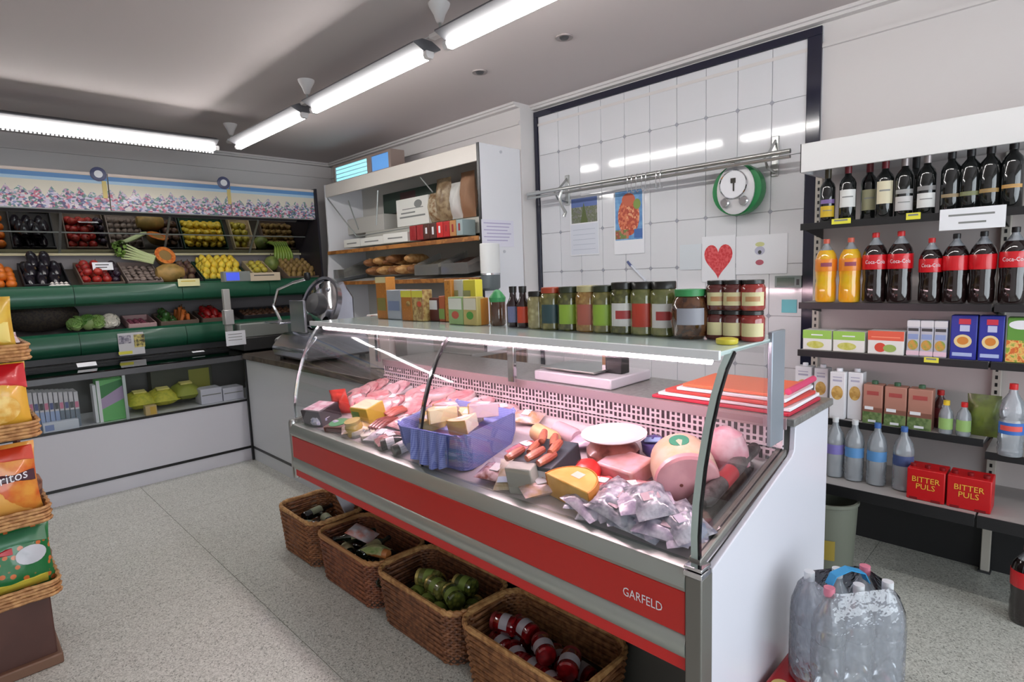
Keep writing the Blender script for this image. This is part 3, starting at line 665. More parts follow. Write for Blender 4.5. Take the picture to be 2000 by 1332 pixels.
# mushrooms crate (dull brown)
tray('fruit_crate', 'grey brown crate of dull brown mushrooms on the upper fruit tier', X(238), X(306), cr_g)
mu = fruit('mushroom', 'dull brown mushroom in the grey crate on the upper fruit tier', 'mushroom', 'mushrooms', [(.008, -.02), (.01, 0), (.026, .002), (.024, .016), (.012, .026), (0, .028)], M('mushroom', (132, 116, 108), .6))
heap(mu, X(240), X(304), True, .026, 60, lift=.02, layers=1)
# celery
ce = thing('celery_bunch', 'bunch of pale celery stalks with green leaves leaning over the crates', 'celery')
for k in range(6):
    a = (k-2.5)*.012; MB().tube([(a, .0, 0), (a*1.3, .01*(k % 2), .12), (a*2.2, .0, .25)], [.012, .011, .007], 6).build('stalk', M('celery pale', (202, 214, 160), .4), ce)
lf = MB()
for k in range(22): lf.ball((random.uniform(-.05, .05), random.uniform(-.02, .02), random.uniform(.24, .34)), (.022, .006, .018), 6, 4, rotm(random.random()*3, 0, random.random()*3))
lf.build('leaves', M('celery leaf', (112, 146, 62), .5), ce, smooth=0)
pose(ce, Matrix.Translation((X(306), 6.1, zup(6.1)+.16)) @ Matrix.Rotation(R(-68), 4, 'Y') @ Matrix.Rotation(R(-25), 4, 'X'))
# pumpkin half
pk = thing('cut_pumpkin', 'cut half pumpkin with orange flesh facing out on the upper fruit tier', 'pumpkin')
MB().lathe([(0, -.085), (.05, -.078), (.08, -.05), (.092, 0)], 20).build('rind', M('pumpkin rind', (160, 128, 76), .5), pk)
MB().lathe([(.092, 0), (.09, .004), (.055, .002), (.05, -.012), (0, -.03)], 20, None, 1, 1, False).build('flesh', M('pumpkin flesh', (232, 142, 62), .5, var=((206, 96, 34), 30, 'noise')), pk)
MB().ball((0, 0, -.018), (.035, .03, .012), 10, 6).build('seeds', M('pumpkin seeds', (176, 66, 22), .6), pk)
pose(pk, Matrix.Translation((X(330), 6.13, zup(6.13)+.19)) @ Matrix.Rotation(R(62), 4, 'X') @ Matrix.Rotation(.2, 4, 'Y'))
o = thing('yellow_melon', 'tan melon lying under the cut pumpkin on the upper fruit tier', 'melon', (0, 0, 0)); MB().lathe([(0, -.12), (.05, -.11), (.085, -.05), (.09, 0), (.085, .05), (.05, .11), (0, .12)], 16).build('skin', M('melon tan', (176, 140, 78), .5, var=((140, 116, 60), 12, 'noise')), o)
pose(o, Matrix.Translation((X(327), 5.99, zup(5.99)+.09)) @ Matrix.Rotation(R(90), 4, 'Y'))
# dark crate
tray('fruit_crate', 'dark crate with purple and brown roots beside the lemons', X(342), X(383), cr_d)
bt = fruit('beetroot', 'purple brown beetroot in the dark crate beside the lemons', 'beetroot', 'beetroots', ballprof(.033, 1.1), M('beet', (84, 52, 52), .5, var=((110, 86, 60), 20, 'noise')), (.03, .02, .005))
heap(bt, X(344), X(382), True, .034, 16, lift=.02, layers=2)
# lemons
tray('fruit_crate', 'green crate heaped with lemons on the upper fruit tier', X(386), X(474), cr_gr)
le = fruit('lemon', 'bright yellow lemon in the heap on the upper fruit tier', 'lemon', 'lemons in the heap', [(0, -.042), (.008, -.038), (.022, -.028), (.031, -.01), (.031, .01), (.022, .028), (.009, .038), (.004, .044), (0, .045)], M('lemon', (236, 196, 52), .4, var=((226, 206, 76), 14, 'noise')))
heap(le, X(388), X(472), True, .033, 70, lift=.02, layers=3)
# yellow apples
tray('fruit_crate', 'pale crate of yellow apples next to the lemons', X(487), X(528), M('crate pale', (206, 186, 150), .6))
ya = fruit('yellow_apple', 'yellow apple in the pale crate next to the lemons', 'apple', 'yellow apples', ballprof(.034, .9), M('apple yellow', (206, 186, 62), .35, var=((186, 176, 76), 14, 'noise')), (.028, .014, .003))
heap(ya, X(488), X(527), True, .035, 16, lift=.015, layers=2)
# melon green
o = thing('green_melon', 'round green melon standing behind the yellow apples', 'melon'); MB().lathe(ballprof(.075, 1.05, 12), 18).build('skin', M('melon green', (128, 140, 70), .45, var=((98, 116, 56), 14, 'noise')), o)
MB().cyl((0, 0, .075), (0, .01, .1), .006, 6).build('stem', M('stem brown', (84, 66, 40), .7), o)
pose(o, Matrix.Translation((X(541), 6.18, zup(6.18)+.08)))
o = thing('banana_bunch', 'bunch of green bananas above the potatoes on the upper fruit tier', 'bananas')
for k in range(7):
    a = (k-3)*.022; MB().tube([(a, .03, .16), (a*1.15, .0, .12), (a*1.35, -.02, .06), (a*1.4, -.01, .0), (a*1.3, .012, -.03)], [.006, .014, .016, .014, .004], 7).build('banana', M('banana green', (132, 158, 60), .45), o)
pose(o, Matrix.Translation((X(566), 6.2, zup(6.2)+.1)))
tray('fruit_crate', 'brown crate of pale potatoes below the green bananas on the upper fruit tier', X(548), X(616), cr_b)
po = fruit('potato', 'yellow brown potato in the crate below the green bananas', 'potato', 'potatoes', [(0, -.042), (.018, -.036), (.029, -.012), (.028, .014), (.016, .036), (0, .04)], M('potato', (156, 128, 70), .6, var=((128, 98, 58), 16, 'noise')))
heap(po, X(550), X(615), True, .031, 46, lift=.02, layers=2)
# left end orange things
oc = fruit('orange', 'orange in the open heap beside the aubergine crate', 'orange', 'oranges', ballprof(.036), M('orange skin', (222, 116, 34), .4))
heap(oc, X(-20), X(30), True, .037, 18, lift=.0, layers=2)
# ---- lower tier
sk = thing('potato_sack', 'big black net sack lying at the end of the lower fruit tier', 'sack')
MB().ball((0, 0, .13), (.25, .14, .13), 18, 12, None, .06).build('net', M('black net', (34, 28, 26), .7, var=((52, 44, 34), 60, 'voronoi'), bump=.4, bscale=60), sk)
pose(sk, Matrix.Translation((onY(82, 640, 6.0).x, 6.04, zlo(6.04)+.02)))
def leafy(name, label, cat, x, y, z, r, m1, m2, n=26):
    o = thing(name, label, cat); MB().ball((0, 0, r*.8), r*.78, 12, 8, None, .08).build('heart', m1, o)
    b = MB()
    for k in range(n):
        a = random.uniform(0, 6.28); e = random.uniform(-.3, 1.2); d = Vector((math.cos(a)*math.cos(e), math.sin(a)*math.cos(e), math.sin(e)))
        q = d.to_track_quat('Z', 'Y').to_matrix().to_4x4()
        b.lathe([(r*.12, 0), (r*.42, r*.06), (r*.5, r*.16), (r*.46, r*.2), (r*.3, r*.12), (0, r*.06)], 8, Matrix.Translation(d*r*.72+Vector((0, 0, r*.8))) @ q)
    b.build('leaves', m2, o); return pose(o, Matrix.Translation((x, y, z)))
for k, (px, r) in enumerate(((150, .07), (174, .075), (192, .07))):
    x = onY(px, 640, 5.97).x
    leafy('lettuce', ('loose pale green lettuce head beside the black sack', 'bright green lettuce head in the middle of the lower tier', 'curly green lettuce head touching the cauliflower')[k], 'lettuce', x, 5.97, zlo(5.97)+.02, r, M('lettuce heart', (150, 176, 108), .5), M('lettuce leaf %d' % k, ((120, 158, 82), (96, 142, 66), (130, 164, 86))[k], .5))
leafy('cauliflower', 'white cauliflower head on the lower fruit tier', 'cauliflower', onY(216, 636, 5.97).x, 5.97, zlo(5.97)+.02, .072, M('cauliflower', (224, 218, 204), .6, bump=.6, bscale=70), M('cauli curds', (226, 222, 208), .6), 30)
def punnet(label, px0, px1, mat, mats, r, n, prof=None, nm='pepper', lab='', h=.06):
    x0, x1 = onY(px0, 630, 6.0).x, onY(px1, 630, 6.0).x
    tray('vegetable_tray', label, x0, x1, mat, False, 5.9, 6.2, h, 'trays on the lower fruit tier')
    return x0, x1
x0, x1 = punnet('pink tray of small radishes beside the cauliflower', 246, 300, M('tray pink', (196, 160, 160), .5), None, 0, 0)
rb = fruit('pink_radish', 'pink radish in the pink tray on the lower tier', 'radish', 'pink radishes', ballprof(.022), M('radish', (166, 90, 110), .4)); heap(rb, x0+.02, x1-.02, False, .023, 40, 5.94, 6.16, .012, 1)
x0, x1 = punnet('brown tray of green and orange peppers on the lower fruit tier', 308, 382, cr_b, None, 0, 0)
PEP = [(0, -.04), (.02, -.038), (.03, -.015), (.034, .015), (.026, .032), (.008, .03), (0, .026)]
gp = fruit('green_pepper', 'green pepper in the brown tray on the lower tier', 'pepper', 'green peppers', PEP, M('pepper green', (60, 104, 48), .3), (.026, .02, .005)); heap(gp, x0+.02, (x0+x1)/2, False, .034, 12, 5.94, 6.18, .01, 2)
gp = fruit('orange_carrot', 'orange carrot lying in the brown tray on the lower tier', 'carrot', 'carrots', [(0, -.07), (.008, -.06), (.016, .02), (.018, .06), (0, .068)], M('carrot', (214, 118, 52), .5), (.066, .02, .006)); heap(gp, (x0+x1)/2, x1-.02, False, .03, 12, 5.94, 6.18, .01, 2)
x0, x1 = punnet('brown tray of red peppers on the lower fruit tier beside the scale', 390, 442, cr_b, None, 0, 0)
gp = fruit('red_pepper', 'red pepper in the tray on the lower tier beside the scale', 'pepper', 'red peppers', PEP, M('pepper red', (164, 26, 28), .25), (.026, .02, .005)); heap(gp, x0+.02, x1-.02, False, .034, 18, 5.94, 6.18, .01, 2)
x0, x1 = punnet('dark tray of brown onions behind the slicer end of the lower tier', 470, 600, cr_d, None, 0, 0)
gp = fruit('onion', 'brown onion in the dark tray on the lower tier', 'onion', 'onions', ballprof(.032, .9), M('onion', (92, 62, 44), .5), (.028, .015, .004)); heap(gp, x0+.02, x1-.02, False, .033, 26, 5.94, 6.18, .01, 1)
# signs on the lips
card('yellow and white price tag on the upper green lip below the lemons', 347, 545, 391, 558, PY-.055, M('tag yellow white', (232, 226, 170), .5), 1, 0, M('tag amber', (206, 176, 40), .5))
card('small white price tag on the upper green lip by the yellow apples', 487, 533, 548, 547, PY-.055, M('tag cream', (214, 196, 170), .5), 1, 0)
o = card('picture card with yellow strip clipped on the lower green lip', 229, 652, 284, 690, PY-.06, M('card grey print', (206, 204, 206), .5), 0, 0)
MB().box(-.09, .0, -.0012, -.0004, .10, .17).xf(o.matrix_basis).build('picture', M('card dark photo', (96, 92, 110), .5, var=((186, 180, 190), 40, 'noise')), o, smooth=0)
MB().box(.02, .1, -.0012, -.0004, .06, .17).xf(o.matrix_basis).build('picture', M('card food photo', (70, 62, 40), .5, var=((206, 190, 110), 40, 'noise')), o, smooth=0)
MB().box(-.1, .0, -.0014, -.0004, .01, .035).xf(o.matrix_basis).build('picture', M('card yellow', (220, 212, 70), .5), o, smooth=0)
# ================================================================ COUNTERS
CY, CX = 5.15, 1.83
topm = M('black counter top', (30, 30, 32), .12, coat=.4)
pc = thing('glass_front_counter', 'long white counter with glass front and black trim before the fruit display', 'counter', (.5, 5.45, 0))
cw = M('counter white', (214, 214, 222), .3)
MB().box(PX0-.6, CX, CY, CY+.02, .125, .525).build('front_panel', cw, pc)
MB().box(PX0-.6, CX, CY-.004, CY+.02, .525, .541).build('black_trim', black, pc)
MB().box(PX0-.6, CX, CY-.004, CY+.02, .104, .125).build('black_trim', black, pc)
MB().box(PX0-.6, CX, CY+.002, CY+.02, 0, .104).build('plinth', cw, pc)
MB().box(PX0-.6, CX+.5, CY+.02, CY+.66, .5, .535).build('shelf_board', M('shelf pale', (206, 208, 214), .35), pc)
MB().box(PX0-.6, CX+.5, CY+.62, CY+.66, .535, .9).build('back_board', M('counter back', (90, 88, 86), .5), pc)
MB().box(PX0-.6, CX-.012, CY+.004, CY+.010, .541, .885).build('glass_front', glass, pc)
MB().box(PX0-.6, CX+.55, CY-.01, CY+.025, .885, .932).build('top_rail', M('rail dark alu', (92, 92, 94), .35, metal=.5), pc, .004)
MB().box(PX0-.6, CX+.55, CY-.012, PY-.03, .932, .944).build('counter_top', clear('smoked glass top', (.62, .64, .64), 1.5, 1.0), pc, .002)
MB().box(.93, .95, CY+.012, CY+.03, .541, .885).build('glass_post', alu, pc)
sc_ = thing('side_counter', 'white side counter with black trim joining the deli case to the corner', 'counter', (2.1, 4.2, 0))
MB().box(CX, CX+.02, 3.02, CY-.032, .125, .90).build('front_panel', M('counter grey white', (196, 200, 204), .3), sc_)
MB().box(CX-.004, CX+.02, 3.02, CY-.032, .104, .125).build('black_trim', black, sc_)
MB().box(CX+.002, CX+.02, 3.02, CY-.032, 0, .104).build('plinth', M('counter grey white', (196, 200, 204), .3), sc_)
MB().box(CX+.02, 2.45, 3.02, CY-.032, .0, .89).build('carcass', dgrey, sc_)
MB().box(CX-.03, 2.45, 3.02, CY-.03, .90, .944).build('counter_top', M('brown stone top', (92, 82, 74), .25, var=((74, 66, 60), 12, 'noise')), sc_, .003)
MB().box(CX-.016, CX+.016, CY-.032, CY-.014, 0, .93).build('corner_strip', black, sc_)
# goods behind the counter glass
SZ = .536
def cgood(name, label, cat, px0, px1, y, d, h, mat, decals=(), group=None, rz=0):
    x0, x1 = onY(px0, 790, y).x, onY(px1, 790, y).x
    t = thing(name, label, cat, ((x0+x1)/2, y+d/2, SZ), rz, group); m = t.matrix_basis; w_ = x1-x0
    MB().box(-w_/2, w_/2, -d/2, d/2, 0, h).xf(m).build('body', mat, t, min(.003, d*.1))
    for i, (poly, mt_, nm) in enumerate(decals):
        MB().add([m @ Vector((-w_/2+w_*u, -d/2-.0008-.0004*i, h*v)) for u, v in poly], [tuple(range(len(poly)))]).build(nm, mt_, t, smooth=0)
    return t
wb = [M('pack blue white', (150, 168, 206), .35), M('pack slate', (112, 124, 138), .4), M('pack pale', (206, 204, 210), .4)]
for i in range(11):
    p0 = 46+i*10
    cgood('tissue_packet', 'slim pale packet with blue lower half in the row behind the counter glass', 'packet', p0, p0+8.6, CY+.1, .2, .30-.004*i, wb[2], [(rect(0, 0, 1, .5), wb[0] if i < 7 else wb[1], 'print'), (rect(.1, .55, .9, .72), [dgrey, M('pink ink', (206, 120, 150), .5), M('blue ink', (80, 90, 140), .5)][i % 3], 'print')], 'slim packets behind the counter glass')
cgood('flat_carton', 'white flat carton lying in front of the slim packets behind the counter glass', 'carton', 78, 150, CY+.03, .06, .07, M('carton pale blue', (206, 214, 226), .4), [(rect(.05, .2, .3, .8), M('label blue', (130, 150, 200), .5), 'print')])
gb = M('box leaf green', (110, 186, 110), .4); lil = M('box lilac', (176, 156, 190), .4)
cgood('detergent_box', 'green box with a lilac diagonal band behind the counter glass', 'box', 192, 246, CY+.09, .12, .32, gb, [([(0, .55), (0, .85), (1, .98), (1, .7)][::1], M('box dark green', (60, 130, 74), .4), 'print'), ([(.1, .3), (.1, .55), (.95, .82), (.95, .5)], lil, 'print'), (rect(0, 0, .12, 1), whitep, 'print')])
cgood('detergent_box', 'white box end beside the green and lilac box behind the counter glass', 'box', 184, 191, CY+.1, .1, .29, whitep)
yl = M('sponge yellow', (206, 200, 72), .6, var=((176, 178, 60), 30, 'noise'))
for i in range(3):
    p0 = 256+i*46
    bag = thing('yellow_sack', ('long yellow pasta sack lying beside the green box', 'long yellow pasta sack lying in the middle behind the glass', 'long yellow pasta sack with green end behind the glass')[i], 'sack', (0, 0, 0))
    MB().pillow(.20, .3, .13, wob=.006).build('bag', yl if i < 2 else M('sack olive', (150, 158, 62), .5), bag, smooth=60)
    MB().cbox((0, -.07, .15), (.09, .012, .07)).build('label', M('sack label', (226, 216, 130), .5), bag)
    pose(bag, Matrix.Translation((onY(p0+18, 790, CY+.3).x, CY+.16, SZ+.07+.02*(i == 2))) @ Matrix.Rotation(R(-82), 4, 'X'))
cgood('jar_box', 'small amber and white box in front of the yellow sacks', 'box', 283, 306, CY+.04, .07, .075, M('amber box', (196, 170, 120), .4), [(rect(.4, .1, .9, .9), M('amber deep', (206, 170, 70), .4), 'print')])
for i, (a, b, h, lb) in enumerate(((394, 436, .13, 'white carton with grey line behind the counter glass near the corner'), (438, 478, .11, 'low white carton in the corner behind the counter glass'))):
    cgood('white_carton', lb, 'carton', a, b, CY+.1, .16, h, M('carton lilac white', (206, 206, 218), .4), [(rect(.05, .55, .95, .62), greyink, 'print')])
cgood('dark_carton', 'dark carton standing behind the yellow sacks in the counter', 'carton', 300, 420, CY+.42, .12, .3, M('dark olive carton', (70, 72, 58), .5), [(rect(.6, .3, .95, .9), M('olive yellow', (150, 150, 60), .5), 'print')])
# papers and small things on the counter top
card('small white paper slip lying on the counter top before the lettuces', 150, 703, 190, 713, CY+.25, whitep, 0, -1.1)
card('white folded leaflet lying on the counter near the scale', 376, 680, 400, 686, CY+.3, whitep, 0, -1.4)
# ---- weighing scale at the corner
p = Vector((2.12, 5.42, .946))
ws = thing('weighing_scale', 'grey shop scale with tall column and blue display at the counter corner', 'scale', p)
MB().box(p.x-.26, p.x+.3, p.y-.2, p.y+.2, .95, 1.07).build('body', M('scale charcoal', (48, 48, 48), .4), ws, .01)
MB().box(p.x-.28, p.x+.34, p.y-.2, p.y-.05, 1.07, 1.19).build('printer_housing', M('scale grey', (128, 132, 128), .35), ws, .008)
MB().box(p.x-.2, p.x+.2, p.y-.03, p.y+.2, 1.09, 1.105).build('weighing_plate', steel, ws, .003)
MB().box(p.x-.02, p.x+.02, p.y+.05, p.y+.09, 1.07, 1.09).build('plate_support', steel, ws)
a = onY(446, 640, p.y-.1)
MB().box(a.x-.025, a.x+.03, p.y-.13, p.y-.08, 1.07, 1.50).build('column', M('column pale', (166, 164, 160), .35), ws, .006)
MB().box(a.x-.035, a.x+.04, p.y-.15, p.y-.07, 1.19, 1.32).build('column_cover', M('cover silver', (196, 194, 192), .25, metal=.4), ws, .006)
a2 = onY(433, 533, p.y-.1); b2 = onY(487, 549, p.y-.1)
MB().box(a2.x, b2.x, p.y-.14, p.y-.06, b2.z, a2.z+.01).build('display_head', M('scale grey', (128, 132, 128), .35), ws, .004)
MB().box(a2.x+.02, a2.x+.13, p.y-.143, p.y-.141, b2.z+.01, a2.z).build('display', M('blue display', (70, 90, 220), .3, emit=.5), ws)
a3 = onY(440, 648, p.y-.205); b3 = onY(481, 672, p.y-.205)
MB().box(a3.x, b3.x, p.y-.206, p.y-.203, b3.z, a3.z).build('notice_card', whitep, ws, smooth=0)
for k in range(3): MB().box(a3.x+.02, b3.x-.03, p.y-.2068, p.y-.2061, a3.z-.03-.025*k, a3.z-.025-.025*k).build('text_line', greyink, ws, smooth=0)
cb = thing('card_terminal', 'small grey card terminal on the counter beside the slicer', 'card terminal', (2.05, 4.82, .946))
MB().prism([(1.99, .946), (1.99, 1.06), (2.05, 1.09), (2.1, 1.09), (2.1, .946)], 'y', 4.76, 4.88).build('body', M('terminal grey', (110, 108, 106), .4), cb, .006)
MB().prism([(1.992, 1.064), (2.045, 1.09), (2.044, 1.094), (1.991, 1.068)], 'y', 4.78, 4.86).build('screen', M('terminal screen', (186, 186, 186), .2), cb)
# ---- meat slicer
q = Vector((2.12, 4.2, .946))
ms = thing('meat_slicer', 'polished steel meat slicer with round blade on the side counter', 'slicer', q)
slm = M('slicer silver', (176, 178, 188), .2, metal=.85)
MB().prism([(1.92, .96), (1.9, 1.02), (1.98, 1.1), (2.3, 1.1), (2.34, 1.02), (2.32, .96)], 'y', 4.0, 4.44).build('base', slm, ms, .015)
for x in (1.95, 2.29):
    for y in (4.05, 4.39): MB().cyl((x, y, .946), (x, y, .965), .018, 10).build('foot', black, ms)
bl = Matrix.Translation((2.12, 4.2, 1.26)) @ Matrix.Rotation(R(-72), 4, 'Y') @ Matrix.Rotation(.15, 4, 'X')
MB().lathe([(.0, -.01), (.13, -.01), (.155, 0), (.13, .012), (.0, .016)], 36, bl).build('blade', chrome, ms)
MB().lathe([(.158, -.02), (.175, -.018), (.175, .012), (.158, .01)], 36, bl, 1, 1, False).build('blade_guard', slm, ms)
MB().lathe([(.07, .012), (.06, .06), (.0, .07)], 24, bl).build('blade_cover', dgrey, ms)
MB().prism([(2.16, 1.1), (2.14, 1.36), (2.24, 1.4), (2.3, 1.3), (2.3, 1.1)], 'y', 4.12, 4.3).build('motor_housing', slm, ms, .012)
MB().box(1.9, 2.12, 4.28, 4.5, 1.16, 1.172).build('food_tray', slm, ms, .004)
MB().box(2.0, 2.03, 4.34, 4.4, 1.08, 1.16).build('tray_arm', slm, ms)
MB().tube([(2.0, 4.5, 1.17), (1.98, 4.54, 1.26), (2.0, 4.5, 1.36), (2.06, 4.4, 1.40), (2.1, 4.3, 1.42)], .009, 8).build('pusher_arm', chrome, ms)
MB().lathe([(.012, 0), (.02, .015), (.018, .045), (.0, .05)], 12, Matrix.Translation((2.1, 4.3, 1.41))).build('handle_knob', black, ms)
MB().cyl((2.02, 4.14, 1.18), (1.97, 4.14, 1.18), .035, 16).build('thickness_knob', black, ms)
MB().box(1.93, 1.945, 4.02, 4.2, 1.12, 1.3).build('gauge_plate', slm, ms, .003)
pose(ms, Matrix.Translation(q+Vector((-.02, .02, 0))) @ Matrix.Scale(1.3, 4))
# ================================================================ DELI DISPLAY CASE
DY0, DY1, DF = .634, 2.985, 1.25
dc = thing('deli_case', 'curved glass refrigerated deli case with red and steel front', 'display case', (1.75, 1.8, 0))
tubm = M('case body grey', (120, 122, 120), .4)
MB().box(1.62, 2.14, DY0+.06, DY1-.06, .04, .47).build('base', M('case base grey', (92, 92, 88), .5), dc, .004)
MB().prism([(1.285, .775), (1.30, .51), (1.62, .47), (2.16, .47), (2.16, 1.035), (1.885, 1.035), (1.86, .915), (1.30, .785)], 'y', DY0+.02, DY1-.02).build('tub', tubm, dc)
deckm = M('deck enamel', (214, 206, 210), .3)
MB().prism([(1.29, .787), (1.86, .917), (1.86, .922), (1.29, .792)], 'y', DY0+.022, DY1-.022).build('display_deck', deckm, dc)
bump_ = M('bumper alu', (172, 178, 172), .3, metal=.55)
def band(n, z0, z1, x, mat, bev=.004): MB().box(x, 1.30, DY0+.045, DY1-.03, z0, z1).build(n, mat, dc, bev)
MB().prism([(1.30, .735), (1.253, .737), (1.246, .75), (1.25, .775), (1.262, .795), (1.285, .803), (1.30, .803)], 'y', DY0+.045, DY1-.03).build('steel_bumper', bump_, dc)
band('red_band', .617, .735, 1.254, red)
MB().prism([(1.30, .553), (1.258, .553), (1.25, .565), (1.248, .59), (1.256, .612), (1.262, .617), (1.30, .617)], 'y', DY0+.045, DY1-.03).build('steel_band', bump_, dc)
band('red_band', .513, .553, 1.262, M('case red bright', (206, 30, 28), .35))
lettering('GARFELD', .036, whitep, dc, lambda u, v: Vector((1.2525, onX(1254, 1177, 1.2525).y-u, .668+v)), .82, 'logo_lettering')
# corner posts
MB().box(1.25, 1.31, DY0, DY0+.045, .10, .785).build('corner_post', M('post grey', (118, 116, 110), .35, metal=.4), dc, .004)
MB().box(1.246, 1.30, DY0-.002, DY0+.048, .785, .80).box(1.248, 1.30, DY0-.001, DY0+.047, .803, .812).build('post_cap', chrome, dc, .002)
MB().lathe([(.022, .50), (.024, .52), (.024, .80), (.018, .815), (0, .818)], 16, Matrix.Translation((1.275, DY1-.012, 0))).build('corner_post', steel, dc)
# end panels
EP = [(1.31, .10), (1.31, .79), (1.845, .945), (1.865, .96), (1.87, 1.035), (1.90, 1.06), (2.19, 1.06), (2.19, .10)]
MB().prism(EP, 'y', DY0, DY0+.018).build('end_panel', M('end panel white', (216, 216, 226), .3), dc, .003)
MB().prism([(1.60, .04)]+[(x, max(z, .44)) for x, z in EP[1:-1]]+[(2.19, .04)], 'y', DY1-.018, DY1).build('end_panel', M('end panel white', (216, 216, 226), .3), dc, .003)
MB().box(1.33, 2.17, DY0+.002, DY0+.016, .0, .10).build('foot_rail', black, dc)
for y0 in (DY0+.018, DY1-.05):
    MB().prism([(1.28, .80), (1.85, .945), (1.85, .965), (1.28, .82)], 'y', y0, y0+.032).build('end_rail', M('rail steel dull', (140, 138, 132), .35, metal=.6), dc, .003)
    MB().prism([(1.30, .822), (1.845, .962), (1.845, .966), (1.30, .826)], 'y', y0+.012, y0+.016).build('glass_seal', black, dc)
# rear grille, worktop
gril = M('grille pale', (222, 206, 212), .35)
MB().box(1.845, 1.856, DY0+.03, DY1-.03, .915, 1.04).build('rear_grille', gril, dc)
sb = MB(); k = 0; y = DY0+.05
while y < DY1-.05:
    for r, (z0, z1) in enumerate(((1.0, 1.03), (.962, .992), (.924, .954))):
        if (k//2+r) % 2: sb.box(1.8435, 1.8448, y, y+.011, z0, z1)
        else: sb.box(1.8435, 1.8448, y, y+.011, z0, z0+.011).box(1.8435, 1.8448, y, y+.011, z1-.011, z1)
    k += 1; y += .021
o = sb.build('grille_slots', M('slot dark', (58, 44, 50), .6), dc, smooth=0); o['kind'] = 'stuff'
MB().box(1.836, 1.857, DY0+.03, DY1-.03, .97, .976).build('grille_rail', gril, dc)
MB().box(1.85, 2.23, DY0-.004, DY1, 1.04, 1.065).build('worktop', M('worktop stone', (132, 130, 128), .3, var=((112, 110, 108), 60, 'noise')), dc, .004)
MB().box(1.842, 1.852, DY0+.02, DY1-.02, 1.03, 1.066).build('worktop_edge', M('worktop edge rose', (186, 164, 168), .3, metal=.4), dc)
# curved glass
GC = [(1.283, .805), (1.281, .88), (1.29, .96), (1.312, 1.05), (1.345, 1.14), (1.385, 1.22), (1.43, 1.285), (1.475, 1.325)]
SEAM = 1.83
for a, b in ((DY0+.022, SEAM-.004), (SEAM+.004, DY1-.02)):
    MB().strip(GC, -.006, 'y', a, b).build('curved_glass', glass, dc)
edg = M('glass edge green', (176, 190, 184), .2)
for y, w_, mt_ in ((SEAM-.004, .004, black), (SEAM, .012, chrome), (DY0+.02, .005, blackm), (DY0+.026, .018, edg), (DY1-.03, .006, chrome)):
    MB().strip([(x-.002, z) for x, z in GC], -.010, 'y', y, y+w_).build('glass_trim', mt_, dc)
# side glass
for y in (DY0+.03, DY1-.036):
    MB().prism(GC+[(1.80, 1.325), (1.80, .96), (1.3, .825)], 'y', y, y+.005).build('side_glass', glass, dc)
# top shelf and supports
MB().box(1.41, 1.83, DY0+.03, DY1-.03, 1.318, 1.33).build('top_shelf', M('frosted shelf', (196, 214, 212), .15, coat=.4), dc, .003)
MB().box(1.400, 1.412, DY0+.03, DY1-.03, 1.308, 1.333).build('shelf_front_edge', M('edge white', (236, 238, 240), .25), dc, .002)
MB().box(1.73, 1.83, DY0+.022, DY0+.036, 1.0, 1.35).build('rear_post', M('post blue grey', (150, 158, 168), .25, metal=.3), dc, .003)
MB().box(1.795, 1.815, SEAM-.02, SEAM+.02, 1.06, 1.318).build('rear_post', chrome, dc, .003)
MB().box(1.795, 1.815, DY1-.05, DY1-.02, 1.06, 1.318).build('rear_post', chrome, dc, .003)
lamp = M('case lamp', (255, 218, 228), .4, emit=CASE_STRENGTH)
MB().box(1.43, 1.49, DY0+.06, DY1-.06, 1.307, 1.318).build('lamp_tray', whitep, dc)
MB().cyl((1.46, DY0+.08, 1.296), (1.46, DY1-.08, 1.296), .011, 10).build('lamp_tube', lamp, dc)
# cable and bracket at the fridge's far end
MB().tube([(1.30, DY1+.01, .52), (1.45, DY1+.0, .45), (1.62, DY1-.02, .40), (1.7, DY1-.03, .38)], .008, 8).build('drain_pipe', black, dc)
MB().cyl((1.66, DY1-.03, .0), (1.66, DY1-.03, .49), .012, 10).build('support_leg', steel, dc)

# ---------------- goods inside
def zd(x): return .793+(x-1.29)*(.13/.57)
DA = -math.atan(.13/.57)
def deck(px, py, up=0):
    """point of the deck (or a height above it) under a pixel"""
    d = ray(px, py); k = .13/.57
    t = (.793+up-1.29*k-CAMH)/(d.z-k*d.x); return EYE+d*t
def at(px, py, up=0, rz=0, ry=DA, rx=0, xmin=1.352):
    p = deck(px, py); p.x = min(max(p.x, xmin), 1.78); p.y = min(max(p.y, .735), 2.92); p.z = zd(p.x); return Matrix.Translation(p+Vector((0, 0, up+.001))) @ Matrix.Rotation(ry, 4, 'Y') @ Matrix.Rotation(rz, 4, 'Z') @ Matrix.Rotation(rx, 4, 'X')
def ditem(name, label, cat, m, parts, group=None):
    o = thing(name, label, cat, (0, 0, 0), 0, group)
    for n, mb, mt_, *bv in parts: mb.build(n, mt_, o, bv[0] if bv else 0)
    return pose(o, m)
def wedge(r, h, a0, a1, n=10): return MB().prism([(0, 0)]+[(r*math.cos(a0+(a1-a0)*k/n), r*math.sin(a0+(a1-a0)*k/n)) for k in range(n+1)], 'z', 0, h)
